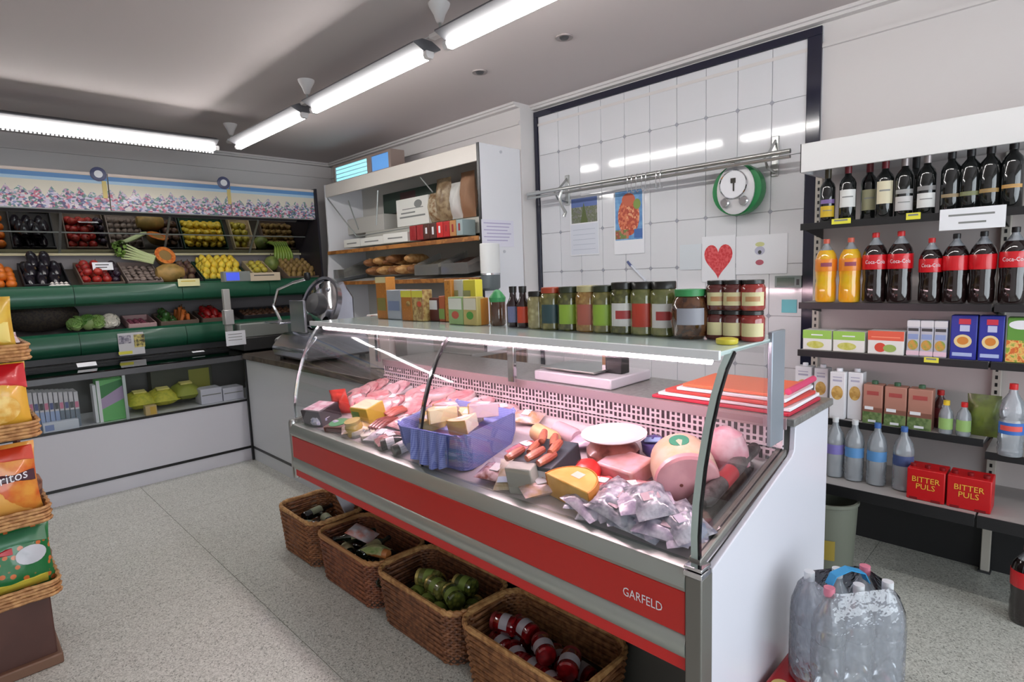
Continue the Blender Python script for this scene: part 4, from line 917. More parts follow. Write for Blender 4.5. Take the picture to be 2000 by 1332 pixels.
# lined basket: gingham cloth with hanging folds
ging = bpy.data.materials.new('gingham cloth'); ging.use_nodes = True; nt = ging.node_tree; L = nt.links; b_ = nt.nodes['Principled BSDF']; b_.inputs['Roughness'].default_value = .8
tc = nt.nodes.new('ShaderNodeTexCoord'); sx = nt.nodes.new('ShaderNodeSeparateXYZ'); L.new(tc.outputs['Object'], sx.inputs[0])
def stripe(sock, k):
    mu = nt.nodes.new('ShaderNodeMath'); mu.operation = 'MULTIPLY'; mu.inputs[1].default_value = k; L.new(sock, mu.inputs[0])
    fr_ = nt.nodes.new('ShaderNodeMath'); fr_.operation = 'FRACT'; L.new(mu.outputs[0], fr_.inputs[0])
    g = nt.nodes.new('ShaderNodeMath'); g.operation = 'GREATER_THAN'; g.inputs[1].default_value = .5; L.new(fr_.outputs[0], g.inputs[0]); return g.outputs[0]
ad = nt.nodes.new('ShaderNodeMath'); ad.operation = 'ADD'; L.new(sx.outputs['X'], ad.inputs[0]); L.new(sx.outputs['Y'], ad.inputs[1])
s1, s2 = stripe(ad.outputs[0], 130), stripe(sx.outputs['Z'], 130)
sm_ = nt.nodes.new('ShaderNodeMath'); sm_.operation = 'ADD'; L.new(s1, sm_.inputs[0]); L.new(s2, sm_.inputs[1])
hv = nt.nodes.new('ShaderNodeMath'); hv.operation = 'MULTIPLY'; hv.inputs[1].default_value = .5; L.new(sm_.outputs[0], hv.inputs[0])
rp_ = nt.nodes.new('ShaderNodeValToRGB'); rp_.color_ramp.elements[0].color = lin((142, 152, 210)); rp_.color_ramp.elements[1].color = lin((98, 108, 178)); L.new(hv.outputs[0], rp_.inputs[0]); L.new(rp_.outputs[0], b_.inputs['Base Color'])
bA, bB = deck(790, 905), deck(1005, 880)
bc_ = Vector((1.462, 1.80, zd(1.462)-.008))
gb_ = thing('lined_basket', 'basket lined with blue gingham cloth full of wrapped cheeses in the deli case', 'basket', (0, 0, 0))
W2, D2, HB = .20, .165, .125
def rrect(hx, hy, r, n=6):
    pts = []
    for cx_, cy_, a0 in ((hx-r, hy-r, 0), (-hx+r, hy-r, 90), (-hx+r, -hy+r, 180), (hx-r, -hy+r, 270)):
        for k in range(n): a = R(a0+90*k/(n-1)); pts.append((cx_+r*math.cos(a), cy_+r*math.sin(a)))
    return pts
base = rrect(D2, W2, .05, 12); nB = len(base); vs = []; fs = []
rows = [(0.86, -.02, 0), (.97, .05, .006), (1.0, HB, .004), (1.02, HB+.008, .002), (.97, HB+.004, 0), (.93, HB*.4, 0)]
for s_, z, w_ in rows:
    for k, (x, y) in enumerate(base):
        f_ = 1+w_*10*math.sin(k*2.1)*.25; vs.append((x*s_*f_, y*s_*f_, z+(.006*math.sin(k*1.3) if w_ else 0)))
for i in range(len(rows)-1):
    for k in range(nB): k2 = (k+1) % nB; fs.append((i*nB+k, i*nB+k2, (i+1)*nB+k2, (i+1)*nB+k))
MB().add(vs, fs).build('cloth', ging, gb_, smooth=80)
dv = []; df = []
for k in range(13):          # hanging corner of the cloth
    u = k/12; y = -.12+.2*u; amp = .012*math.sin(k*2.0)
    dv += [(-D2*1.03-.004+amp*.2, y, HB+.006), (-D2*1.03-.012+amp*.7, y*1.02, HB*.5), (-D2*1.03-.02+amp, y, -.015+.05*abs(u-.45))]
for k in range(12):
    for j in range(2): a_ = k*3+j; df.append((a_, a_+3, a_+4, a_+1))
MB().add(dv, df).build('cloth_drape', ging, gb_, smooth=80)
MB().prism(rrect(D2*.9, W2*.9, .05), 'z', 0, HB*.64).build('lining', ging, gb_)
pose(gb_, Matrix.Translation(bc_+Vector((0, 0, .022))) @ Matrix.Rotation(DA*.5, 4, 'Y') @ Matrix.Rotation(R(5), 4, 'Z'))
GM = gb_.matrix_basis
creamc = M('cheese cream', (232, 214, 170), .4, coat=.3); pinkc = M('cheese wrap pink', (220, 186, 196), .3, coat=.5); yelc = M('cheese pale yellow', (226, 206, 130), .4, coat=.4)
for i, (x, y, rz, mt_, lb) in enumerate(((-.06, .11, .3, yelc, 'pale yellow cheese wedge at the slicer side of the gingham basket'), (.05, .09, 1.4, pinkc, 'pink wrapped cheese wedge in the gingham basket'), (-.05, .03, 2.2, creamc, 'cream cheese wedge in the middle of the gingham basket'), (.05, -.01, .5, creamc, 'large cream cheese wedge at the back of the gingham basket'), (-.05, -.1, 3.0, M('cheese ivory', (230, 220, 190), .4, coat=.4), 'ivory cheese wedge near the fold of the gingham basket'), (.06, -.10, 1.9, pinkc, 'pink labelled cheese wedge at the back corner of the gingham basket'), (.0, .14, 4.0, M('cheese straw', (214, 190, 110), .4, coat=.4), 'straw coloured cheese wedge in the slicer side corner of the gingham basket'))):
    ditem('cheese_wedge', lb, 'cheese', GM @ Matrix.Translation((x, y, HB*.66+.022*(i % 3))) @ Matrix.Rotation(rz, 4, 'Z') @ Matrix.Rotation(.15, 4, 'X') @ Matrix.Translation((-.065, 0, 0)),
          [('cheese', wedge(.12, .055, -.45, .55), mt_, .003), ('rind', MB().prism([(.12*math.cos(-.45+1.0*k/8), .12*math.sin(-.45+1.0*k/8)) for k in range(9)]+[(.124*math.cos(-.45+1.0*k/8), .124*math.sin(-.45+1.0*k/8)) for k in range(8, -1, -1)], 'z', 0, .055), M('cheese rind', (196, 158, 96), .5)), ('label', MB().cbox((.065, 0, .0556), (.05, .04, .001)), whitep)])
# long row of pink meat trays at the back left
meatp = [M('meat pink', (222, 140, 148), .35, var=((236, 190, 196), 18, 'noise'), coat=.4), M('meat rose', (206, 112, 120), .35, var=((232, 176, 180), 20, 'noise'), coat=.4), M('meat pale', (232, 196, 204), .35, var=((214, 150, 160), 18, 'noise'), coat=.4)]
trayw = M('foam tray', (236, 228, 232), .5)
mt_rows = [(690, 772, 0, 'closest to the slicer end of the case'), (735, 762, 1, 'second along the grille'), (790, 760, 2, 'between two others along the grille'), (845, 764, 0, 'beside the glass seam'), (900, 776, 1, 'behind the gingham basket'), (955, 792, 2, 'behind the fold of the gingham basket'),
           (762, 800, 2, 'in front of the first row'), (820, 798, 0, 'in front of the row by the glass seam'), (875, 806, 1, 'low beside the gingham basket')]
for i, (px, py, k, lb) in enumerate(mt_rows):
    m = at(px, py, 0, R(-4+3*(i % 4)))
    slab = MB()
    for j in range(5): slab.lathe([(0, 0), (.045, 0), (.05, .006), (.045, .012), (0, .013)], 12, rotm(0, R(-16), 0, (-.05+.024*j, .012*math.sin(j*2), .018+.007*(j % 2))), 1, 1.25)
    ditem('meat_tray', 'foam tray of sliced pink meat '+lb, 'meat tray', m, [('tray', MB().prism(rrect(.085, .065, .02), 'z', 0, .018), trayw, .004), ('slices', slab, meatp[k])], 'meat trays at the back of the case')
# named pieces on the far left
def packbox(name, label, cat, px, py, size, mat, rz=0, extra=(), up=0, tilt=0):
    o = thing(name, label, cat); MB().box(-size[0]/2, size[0]/2, -size[1]/2, size[1]/2, 0, size[2]).build('body', mat, o, .004)
    for n, mb, mt_ in extra: mb.build(n, mt_, o, smooth=0)
    return pose(o, at(px, py, up, rz, DA+tilt))
packbox('black_pack', 'black pack with a pink and white lid at the slicer end of the deli case', 'pack', 632, 822, (.13, .15, .085), M('pack charcoal', (60, 52, 58), .35), .2, [('lid_print', MB().box(-.055, .055, -.065, .065, .0852, .087), M('lid pink', (220, 170, 190), .4, var=((240, 230, 236), 30, 'noise')))])
o = thing('red_bag', 'crinkled red plastic bag between the black pack and the yellow box', 'bag'); MB().pillow(.10, .14, .07, wob=.008).build('bag', M('bag red', (222, 72, 62), .25, coat=.4), o, smooth=60); pose(o, at(672, 808, .0, R(-60), DA))
packbox('yellow_box', 'yellow and green box standing in the deli case near its slicer end', 'box', 725, 825, (.11, .13, .10), M('box yellow', (226, 196, 78), .35), .15, [('print', MB().box(-.0562, -.055, .0, .055, .03, .08), M('print green', (110, 150, 80), .4)), ('top_print', MB().box(-.05, .05, -.06, .06, .1002, .1012), M('box top cream', (240, 224, 190), .4))])
ditem('green_pack', 'green topped pack lying near the front glass at the slicer end', 'pack', at(665, 838, 0, .4), [('body', MB().box(-.05, .05, -.06, .06, 0, .035), M('pack umber', (112, 72, 62), .4), .006), ('lid', MB().prism(ellipse(0, 0, .045, .05), 'z', .0352, .038), M('lid green', (60, 146, 86), .4))])
ditem('yellow_jar', 'squat jar with yellow spread near the front glass', 'jar', at(694, 850, 0, 0), [('glass', MB().lathe([(.038, 0), (.042, .008), (.042, .05), (.036, .06)], 18), M('spread yellow', (206, 176, 80), .15, coat=.8)), ('lid', MB().lathe([(.038, .06), (.039, .075), (0, .076)], 18), M('lid gold', (206, 186, 110), .3, metal=.5))])
for i, (px, py, lb) in enumerate(((705, 866, 'small round fresh white cheese by the front glass beside the yellow jar'), (730, 876, 'small round white cheese in film next to the black bottles'), (684, 858, 'small round cream cheese behind the yellow jar'))):
    ditem('fresh_cheese', lb, 'cheese', at(px, py, 0), [('cheese', MB().lathe([(.034, 0), (.036, .01), (.034, .03), (.02, .034), (0, .034)], 18), M('fresh cheese', (236, 228, 214), .4, coat=.3)), ('film', MB().lathe([(.037, 0), (.037, .012), (.012, .04), (.018, .048)], 12, None, 1, 1, False), film)])
ditem('blue_net', 'crumpled blue and white bag at the slicer end corner of the deck', 'bag', at(612, 836, 0, .3), [('bag', MB().ball((0, 0, .03), (.06, .05, .03), 14, 9, None, .12), M('bag pale blue', (176, 186, 222), .35, var=((226, 228, 240), 40, 'noise')))])
ditem('blue_net', 'crumpled violet blue wrapper next to the green topped pack', 'bag', at(640, 846, 0, 1.0), [('bag', MB().ball((0, 0, .02), (.035, .04, .02), 12, 8, None, .14), M('bag violet', (126, 122, 196), .35, var=((226, 222, 240), 60, 'noise')))])
ditem('sausage_tray', 'tray of dark red sausages beside the gingham basket', 'sausages', at(752, 838, 0, .1), [('tray', MB().prism(rrect(.08, .06, .02), 'z', 0, .015), trayw, .004)]+[('sausage', MB().tube([(-.06, -.035+.023*k, .03), (0, -.03+.023*k, .036), (.06, -.035+.023*k, .03)], [.009, .013, .009], 8), M('sausage brown red', (140, 70, 62), .35, coat=.4)) for k in range(4)])
ditem('sausage_tray', 'tray of rosy chorizo pieces low beside the gingham basket', 'sausages', at(775, 815, 0, -.2), [('tray', MB().prism(rrect(.07, .06, .02), 'z', 0, .015), trayw, .004)]+[('sausage', MB().tube([(-.05, -.03+.026*k, .03), (0, -.026+.026*k, .036), (.05, -.03+.026*k, .03)], [.01, .014, .01], 8), M('chorizo', (186, 88, 72), .35, coat=.4)) for k in range(3)])
for k, (px, py) in enumerate(((738, 893), (757, 902))):
    ditem('black_bottle', ('small black bottle lying by the front glass', 'small black bottle lying against the gingham basket')[k], 'bottle', at(px, py, .026, R(60+20*k), DA, 0) @ Matrix.Rotation(R(90), 4, 'X'), [('bottle', MB().lathe([(.024, -.06), (.026, -.055), (.026, .02), (.01, .045), (.01, .065)], 14), blackm), ('label', MB().patch(.0265, -.035, .0, 0, 5, 12), whitep), ('cap', MB().lathe([(.012, .065), (.012, .08), (0, .08)], 12), M('cap silver', (190, 190, 196), .3, metal=.8))])
# middle: roll, dark box, labelled pack, yellow cheese
ditem('bread_roll', 'pale brown roll of cured cheese lying behind the dark box', 'cheese', at(1068, 868, .0, R(75)), [('skin', MB().lathe([(0, -.07), (.03, -.068), (.036, -.05), (.036, .06), (0, .062)], 16, rotm(0, R(90), 0, (0, 0, .036))), M('skin beige', (226, 190, 140), .45))])
ditem('bread_roll', 'second pale roll with lilac label behind the dark box', 'cheese', at(1110, 862, .0, R(75)), [('skin', MB().lathe([(0, -.07), (.028, -.068), (.034, -.05), (.034, .06), (0, .062)], 16, rotm(0, R(90), 0, (0, 0, .034))), M('skin lilac', (206, 176, 186), .45))])
dbx = packbox('dark_tray_box', 'open dark box heaped with orange brown sausages in front of the gingham basket', 'box', 1072, 925, (.19, .17, .085), M('box slate', (64, 72, 80), .4), R(8), [('white_band', MB().box(-.0965, -.095, -.07, -.03, .02, .07), whitep), ('label', MB().box(-.0962, -.095, .0, .06, .03, .07), M('label grey green', (140, 150, 140), .4))])
for k in range(7):
    ditem('small_sausage', 'short orange brown sausage lying on the open dark box', 'sausage', dbx.matrix_basis @ rotm(0, 0, R(20*(k % 3)-15), (-.06+.06*(k % 3), -.05+.045*(k//2), .099+.012*(k % 2))), [('link', MB().lathe([(0, -.045), (.012, -.04), (.016, 0), (.012, .04), (0, .045)], 10, rotm(0, R(90), 0)), M('sausage orange', (188, 112, 84), .4, var=((160, 76, 60), 30, 'noise'), coat=.3))], 'sausages on the dark box')
ditem('meat_pack', 'clear pack of red dried meat between basket and dark box', 'meat', at(1005, 915, 0, R(10)), [('meat', MB().ball((0, 0, .02), (.06, .045, .025), 12, 8, None, .1), M('dried meat', (120, 56, 54), .4, var=((176, 120, 110), 40, 'noise'))), ('tray', MB().prism(rrect(.07, .05, .02), 'z', 0, .008), trayw)])
pk_ = thing('labelled_cheese_pack', 'flat cheese pack with red and white label leaning on the dark box', 'cheese'); MB().pillow(.12, .14, .035, wob=.003).build('pack', M('pack wheat', (196, 176, 140), .35, var=((226, 214, 196), 30, 'noise'), coat=.5), pk_, smooth=60)
MB().prism([(x, z) for x, z in ellipse(.01, .085, .028, .028)], 'y', -.0195, -.018).build('label', M('label red', (214, 62, 66), .35), pk_); MB().prism([(x, z) for x, z in ellipse(.01, .085, .014, .02)], 'y', -.0205, -.0195).build('label', whitep, pk_); MB().box(-.045, .03, -.018, -.0165, .02, .045).build('label', M('label pale blue', (186, 206, 226), .4), pk_)
pose(pk_, at(965, 975, .034, R(-62), DA, R(-70), 1.36) @ Matrix.Translation((0, 0, -.06)))
packbox('grey_pack', 'plain grey side of a carton behind the red labelled cheese pack', 'carton', 1020, 965, (.05, .10, .10), M('pack light grey', (176, 176, 168), .45), R(15))
yc = M('cheese yellow', (224, 172, 78), .4, var=((236, 190, 104), 16, 'noise'), coat=.2)
ditem('yellow_cheese', 'half wheel of yellow cheese with orange rind and white film', 'cheese', at(1100, 1000, .0, R(-100)), [('cheese', wedge(.10, .085, 0, math.pi, 16), yc, .004), ('rind', MB().strip([(.1005*math.cos(math.pi*k/20), .1005*math.sin(math.pi*k/20)) for k in range(21)], -.003, 'z', 0, .085), M('rind orange', (206, 132, 50), .4)), ('label', MB().box(-.02, .02, .04, .07, .0852, .0862), M('label cream', (230, 206, 190), .4))])
ditem('red_pepper_sausage', 'bulging bright red sausage piece behind the yellow cheese', 'sausage', at(1150, 948, .0, R(20)), [('skin', MB().lathe([(0, -.055), (.03, -.05), (.045, -.02), (.046, .02), (.03, .05), (0, .055)], 16, rotm(0, R(90), 0, (0, 0, .044))), M('bright red skin', (214, 48, 46), .25, coat=.5))])
ditem('chorizo_ring', 'brown ring of chorizo tucked behind the red sausage', 'sausage', at(1100, 945, .0), [('ring', MB().tube([(.045*math.cos(a), .045*math.sin(a), .016) for a in [6.28*k/20 for k in range(20)]], .015, 8, True), M('chorizo brown', (150, 92, 76), .4, coat=.3))])
st = ditem('meat_block', 'rectangular pink pate block with red plastic edge', 'meat', at(1225, 935, .0, R(-6)), [('block', MB().box(-.06, .06, -.075, .075, .005, .07), M('pate pink', (222, 176, 186), .3, var=((206, 150, 140), 14, 'noise'), coat=.5), .008), ('red_edge', MB().box(-.064, -.0, -.078, .078, 0, .016), M('edge red', (206, 34, 36), .3), .003)])
ds_ = thing('plate_stand', 'low pile of wrapped cold cuts carrying the white plate', 'cold cuts'); MB().ball((0, 0, .045), (.085, .10, .045), 16, 10, None, .06).build('wrapped_meat', M('cold cuts', (186, 120, 110), .35, var=((110, 60, 50), 14, 'noise'), coat=.5), ds_); pose(ds_, at(1200, 905, 0))
ditem('white_plate', 'round white plate lying on the cold cuts near the grille', 'plate', Matrix.Translation(ds_.matrix_basis.translation+Vector((0, 0, .094))) @ Matrix.Rotation(R(-4), 4, 'Y'), [('plate', MB().lathe([(0, 0), (.07, .0), (.112, .012), (.115, .016), (.09, .012), (.06, .008), (0, .008)], 32), M('porcelain', (240, 234, 238), .12, coat=.5))])
ditem('purple_bag', 'purple bag of cheese behind the white plate', 'bag', at(1282, 890, 0, .3), [('bag', MB().ball((0, 0, .035), (.045, .05, .04), 14, 9, None, .1), M('purple film', (86, 76, 140), .25, coat=.5)), ('label', MB().cbox((-.02, 0, .072), (.03, .05, .004)), M('label sky', (150, 176, 226), .4))])
# big cooked ham with cut face
ham = M('ham pink', (226, 160, 166), .35, var=((206, 140, 148), 10, 'noise'), coat=.3)
ditem('cooked_ham', 'big cooked ham with a round pink cut face and tan rind', 'ham', at(1338, 955, .0, R(38)), [('meat', MB().lathe([(0, -.001), (.075, 0), (.083, .006), (.086, .02)], 28, rotm(0, R(90), 0, (-.10, 0, .082)), 1, 1.1), ham), ('rind', MB().lathe([(.086, .02), (.088, .1), (.08, .16), (.05, .195), (0, .2)], 28, rotm(0, R(90), 0, (-.10, 0, .082)), 1, 1.1), M('ham rind', (206, 172, 136), .4, var=((222, 190, 170), 14, 'noise'), coat=.2)), ('label', MB().prism(ellipse(-.0, 0, .035, .03), 'z', .166, .169), M('label ham green', (60, 130, 104), .4)), ('bone_spot', MB().lathe([(.006, 0), (.005, .002), (0, .002)], 10, rotm(0, R(-90), 0, (-.1, .02, .075))), M('bone dark', (128, 60, 52), .5))])
ditem('pink_ham', 'tall rosy ham piece standing at the grille behind the salamis', 'ham', at(1425, 925, .0, R(10)), [('meat', MB().lathe([(.05, 0), (.06, .02), (.058, .09), (.045, .14), (.02, .16), (0, .162)], 20, None, .8, 1.1), M('ham rosy', (216, 140, 156), .35, var=((236, 196, 206), 16, 'noise'), coat=.4))])
ditem('white_lidded_tub', 'pale tub with domed lid between rosy ham and grille', 'tub', at(1438, 905, .0), [('tub', MB().lathe([(.03, 0), (.034, .06)], 16), M('tub cream', (216, 206, 196), .35)), ('lid', MB().lathe([(.036, .06), (.036, .072), (.02, .085), (0, .088)], 16), M('lid cream', (228, 224, 218), .3))])
# film wrapped grey white cheeses and fish-like packs in front
wrapm = [M('wrap silver', (206, 206, 218), .25, var=((150, 152, 170), 26, 'noise'), coat=.6, bump=.6, bscale=30), M('wrap lilac', (216, 206, 222), .25, var=((166, 154, 178), 26, 'noise'), coat=.6, bump=.6, bscale=30), M('wrap grey', (182, 184, 194), .25, var=((110, 112, 126), 26, 'noise'), coat=.6, bump=.6, bscale=30)]
wl = [(1130, 1035, 'beside the yellow cheese'), (1175, 1015, 'behind two silver packs'), (1185, 1055, 'against the front glass'), (1225, 1030, 'in the middle of the heap'), (1245, 1075, 'near the front edge of the heap'), (1270, 1015, 'below the cooked ham'), (1280, 1050, 'beside the dark sausages'), (1300, 1090, 'at the corner next to the dark sausages'), (1215, 995, 'at the back of the heap'), (1150, 1000, 'touching the yellow cheese'), (1120, 1032, 'at the front glass below the yellow cheese'), (1160, 1062, 'low against the front glass beside the yellow cheese'), (1205, 1085, 'low against the front glass, mid heap'), (1255, 1105, 'low against the front glass near the black sausages'), (1325, 1060, 'wedged beside the first black sausage'), (1200, 1030, 'on top of the heap'), (1235, 1055, 'on top of the heap near the glass'), (1265, 1035, 'on top of the heap below the ham')]
for i, (px, py, lb) in enumerate(wl):
    o = thing('vacuum_pack', 'crumpled silver vacuum pack of cheese '+lb, 'vacuum pack', (0, 0, 0), 0, 'silver vacuum packs in the case'); MB().pillow(.115, .16, .045, 10, 12, .06, .008).build('pack', wrapm[i % 3], o, smooth=50)
    MB().cbox((0, -.022, .07), (.05, .002, .035)).build('label', M('label faint %d' % (i % 2), ((200, 190, 210), (186, 160, 170))[i % 2], .4), o)
    pose(o, at(px, py, .024+.012*(i % 3)+(.034 if i > 14 else 0), R(-70+37*i % 120) if not 9 < i < 14 else R(9*(i-12)), DA, R(-84), 1.375 if not 9 < i < 14 else 1.348) @ Matrix.Translation((0, 0, -.08)))
# dark cured sausages and salamis on the right
dk = [M('sausage black', (52, 40, 42), .4, bump=.5, bscale=60, var=((92, 80, 80), 30, 'noise')), M('salami brown', (84, 54, 46), .4, bump=.4, bscale=60, var=((120, 92, 82), 26, 'noise')), M('salami grey', (104, 92, 92), .5, bump=.4, bscale=60, var=((66, 52, 52), 26, 'noise'))]
def salami(label, p0, p1, r, mat, up=0, bandrgb=None):
    a = deck(*p0); b = deck(*p1)
    for v_ in (a, b): v_.x = min(max(v_.x, 1.33), 1.81); v_.y = max(v_.y, DY0+.075+r); v_.z = zd(v_.x)+r+up+.002
    d = b-a; L_ = d.length
    o = thing('salami', label, 'salami', a)
    q = d.to_track_quat('Z', 'Y').to_matrix().to_4x4(); q.translation = a
    MB().lathe([(0, 0), (r*.5, L_*.01), (r*.9, L_*.06), (r, L_*.15), (r, L_*.85), (r*.9, L_*.94), (r*.5, L_*.99), (0, L_)], 16, q).build('casing', mat, o)
    MB().tube([a-d*.02, a-d*.05+Vector((0, 0, -r*.3))], r*.18, 6).build('string_end', M('string', (206, 196, 180), .7), o)
    if bandrgb: MB().lathe([(r*1.02, L_*.42), (r*1.03, L_*.44), (r*1.03, L_*.66), (r*1.02, L_*.68)], 16, q).build('label', M('salami band', bandrgb, .3, coat=.5), o)
    return o
salami('long dark salami along the end glass at the very edge of the deck', (1395, 1075), (1515, 938), .022, dk[1])
salami('long black salami beside the edge salami', (1372, 1052), (1492, 925), .022, dk[0])
salami('dark salami with a red and white label lying on two others', (1390, 1030), (1480, 940), .026, dk[2], .034, (176, 60, 66))
salami('thick grey brown salami near the cooked ham', (1350, 1010), (1440, 920), .026, dk[2])
salami('black sausage with wrinkled skin at the front corner', (1305, 1085), (1350, 1020), .024, dk[0])
salami('second wrinkled black sausage by the curved glass', (1335, 1098), (1372, 1045), .022, dk[0])
salami('short brown salami end at the front corner of the deck', (1365, 1095), (1395, 1050), .02, dk[1])
salami('thin dark salami lying on top near the grille', (1420, 965), (1500, 912), .02, dk[0], .04)
salami('small purple sausage across the back of the salamis', (1395, 985), (1450, 935), .02, M('sausage purple', (100, 70, 84), .35, coat=.3), .045)

# ---------------- more wrapped goods between the bigger pieces
def bagpack(label, px, py, rgb, rgb2, rz, up=0, w_=.11, h=.14, t_=.045, name='wrapped_meat', cat='meat'):
    o = thing(name, label, cat); MB().pillow(w_, h, t_, 10, 12, .05, .005).build('pack', M('wrap %d %d %d' % rgb, rgb, .25, coat=.6, var=(rgb2, 24, 'noise'), bump=.3, bscale=30), o, smooth=55)
    MB().cbox((.0, -.024, h*.5), (w_*.45, .002, h*.25)).build('label', whitep, o)
    return pose(o, at(px, py, .025+up, R(rz), DA, R(-84), 1.365) @ Matrix.Translation((0, 0, -h/2)))
P1, P2, P3, P4 = (226, 150, 158), (236, 206, 212), (196, 96, 100), (214, 170, 130)
for a in (('wrapped pink pork pack under the grille at the slicer end', 700, 790, P1, P2, -20), ('wrapped rose meat pack between the yellow box and the meat trays', 770, 790, P3, P1, 30), ('wrapped pale pink pack leaning on the meat trays by the glass seam', 830, 780, P2, P1, 70),
          ('wrapped pink pack behind the gingham basket', 930, 800, P1, P2, 10), ('wrapped pale pack at the grille behind the gingham basket', 985, 812, P2, P1, 50), ('wrapped tan pack at the grille beside the pale roll', 1030, 826, P4, P2, 20),
          ('wrapped rosy pack squeezed between gingham basket and dark box', 1030, 890, P3, P2, 80), ('wrapped brown meat pack in front of the gingham basket fold', 960, 945, (150, 92, 84), P2, 15), ('wrapped tan pack low beside the red labelled cheese', 1030, 985, P4, (150, 110, 90), 60),
          ('wrapped lilac pack between plate and grille', 1150, 872, (206, 186, 214), P2, 40), ('wrapped pink pack between white plate and cooked ham by the grille', 1330, 890, P1, P2, 30), ('wrapped blue white pack by the grille behind the cooked ham', 1370, 880, (170, 180, 220), P2, 0),
          ('wrapped red meat pack beside the bright red sausage', 1175, 965, (186, 60, 62), P1, 100), ('wrapped pale pack at the front below the pate block', 1235, 975, P2, (200, 190, 206), 45), ('wrapped yellowish pack by the front glass near the green topped pack', 668, 860, (214, 190, 130), P2, 60),
          ('wrapped white pack by the front glass next to the small cheeses', 715, 880, (226, 220, 226), (190, 180, 200), 20), ('wrapped dark meat pack next to the gingham basket side', 765, 868, (120, 70, 72), P1, 70), ('wrapped rosy pack between the gingham basket and the rows of meat trays', 790, 838, P1, P3, 5)):
    bagpack(*a)
for k, (px, py) in enumerate(((718, 805), (742, 790), (865, 785), (905, 792))):
    ditem('meat_cut', ('round rosy loin cut lying behind the yellow box', 'round rosy loin cut lying against the meat trays', 'round rosy loin cut beside the glass seam', 'round rosy loin cut behind the gingham basket')[k], 'meat', at(px, py, .02, .4*k), [('lean', MB().lathe([(0, 0), (.05, .0), (.056, .012), (.056, .035), (.048, .044), (0, .046)], 18, None, 1, 1.3), meatp[k % 3]), ('fat', MB().lathe([(.0565, .008), (.059, .015), (.059, .032), (.0565, .038)], 18, None, 1, 1.3, False), M('fat white', (240, 222, 222), .4))])

# ---------------- on the rear worktop
ps = thing('wrapping_paper_stack', 'stack of red and orange wrapping paper sheets on the deli worktop', 'paper', (2.0, .85, 1.066))
rm_ = [M('paper red', (206, 70, 62), .5), M('paper orange', (226, 110, 72), .5), M('paper crimson', (190, 44, 66), .5), whitep]
for i, (x0, x1, y0, y1, rz, k) in enumerate(((1.87, 2.17, .655, 1.15, 0, 2), (1.88, 2.18, .66, 1.13, .02, 3), (1.88, 2.16, .67, 1.1, -.03, 0), (1.89, 2.18, .68, 1.06, .03, 3), (1.9, 2.16, .70, 1.04, .0, 1))):
    cx_, cy_ = (x0+x1)/2, (y0+y1)/2
    MB().box(x0-cx_, x1-cx_, y0-cy_, y1-cy_, 0, .011).xf(rotm(0, 0, rz, (cx_, cy_, 1.066+.0125*i))).build('sheet_pad', rm_[k], ps, .002)
MB().tube([(1.90, .67, 1.14), (2.17, .68, 1.14)], .011, 10).build('paper_roll', M('paper pink', (206, 70, 110), .5), ps)
sp = onX(1200, 720, 2.02)
sc2 = thing('counter_scale', 'grey counter scale with black column behind the deli case', 'scale', (2.03, sp.y, 1.066))
MB().box(1.88, 2.18, sp.y-.08, sp.y+.34, 1.066, 1.11).build('base', M('scale light grey', (196, 190, 198), .35), sc2, .006)
MB().box(1.90, 2.16, sp.y+.02, sp.y+.32, 1.118, 1.126).build('pan', steel, sc2, .002)
MB().cyl((2.03, sp.y+.17, 1.108), (2.03, sp.y+.17, 1.12), .03, 12).build('pan_support', dgrey, sc2)
MB().box(2.0, 2.06, sp.y-.05, sp.y+.03, 1.11, 1.30).build('column', black, sc2, .004)
MB().box(1.995, 2.0, sp.y+.028, sp.y+.045, 1.11, 1.30).build('column_trim', chrome, sc2)
# ================================================================ JARS AND PACKS on top of the deli case
TZ = 1.331
def jar(label, px, r, h, x, cont, lid, lab=None, group=None, z=TZ, lab2=None, square=False, name='glass_jar', cat='jar'):
    y = onX(px, 610, x).y
    o = thing(name, label, cat, (0, 0, 0), 0, group)
    MB().lathe([(r*.88, 0), (r, .006), (r, h*.74), (r*.92, h*.82), (r*.8, h*.87)], 20).build('filled_glass', cont, o)
    MB().lathe([(r*.86, h*.865), (r*.88, h*.87), (r*.88, h*.985), (r*.84, h), (0, h)], 20).build('lid', lid, o)
    am = math.atan2(-y, -x)
    if lab:
        lb_ = MB().patch(r*1.012, h*.16, h*.6, am-1.0, am+1.0, 12).build('label', lab, o)
        if lab2: MB().patch(r*1.02, h*.3, h*.46, am-.6, am+.6, 8).build('label_band', lab2, lb_)
    pose(o, Matrix.Translation((x, y, z))); return o
def content(n, a, b, sc, kind='voronoi'): return M(n, a, .12, coat=.9, var=(b, sc, kind, .1, .6))
lidb = M('lid black', (34, 32, 30), .3); lidg = M('lid gold', (186, 160, 84), .3, metal=.6); lidgr = M('lid green', (46, 104, 72), .35); lidd = M('lid dark green', (44, 52, 34), .35); lidr = M('lid rust', (176, 70, 42), .35)
olive = content('olives', (112, 112, 52), (74, 74, 34), 60); chick = content('chickpeas', (186, 150, 84), (150, 110, 56), 70); artic = content('artichokes', (150, 140, 80), (104, 100, 52), 40); aspar = content('asparagus', (160, 152, 96), (104, 108, 60), 30, 'noise'); pepp = content('piquillo peppers', (150, 50, 34), (110, 34, 24), 40); honey = M('honey', (120, 56, 30), .08, coat=1); jam = M('dark jam', (92, 30, 26), .1, coat=1); bean = content('dark beans', (92, 60, 38), (60, 38, 26), 60); onions = content('small onions', (186, 176, 130), (150, 140, 96), 50)
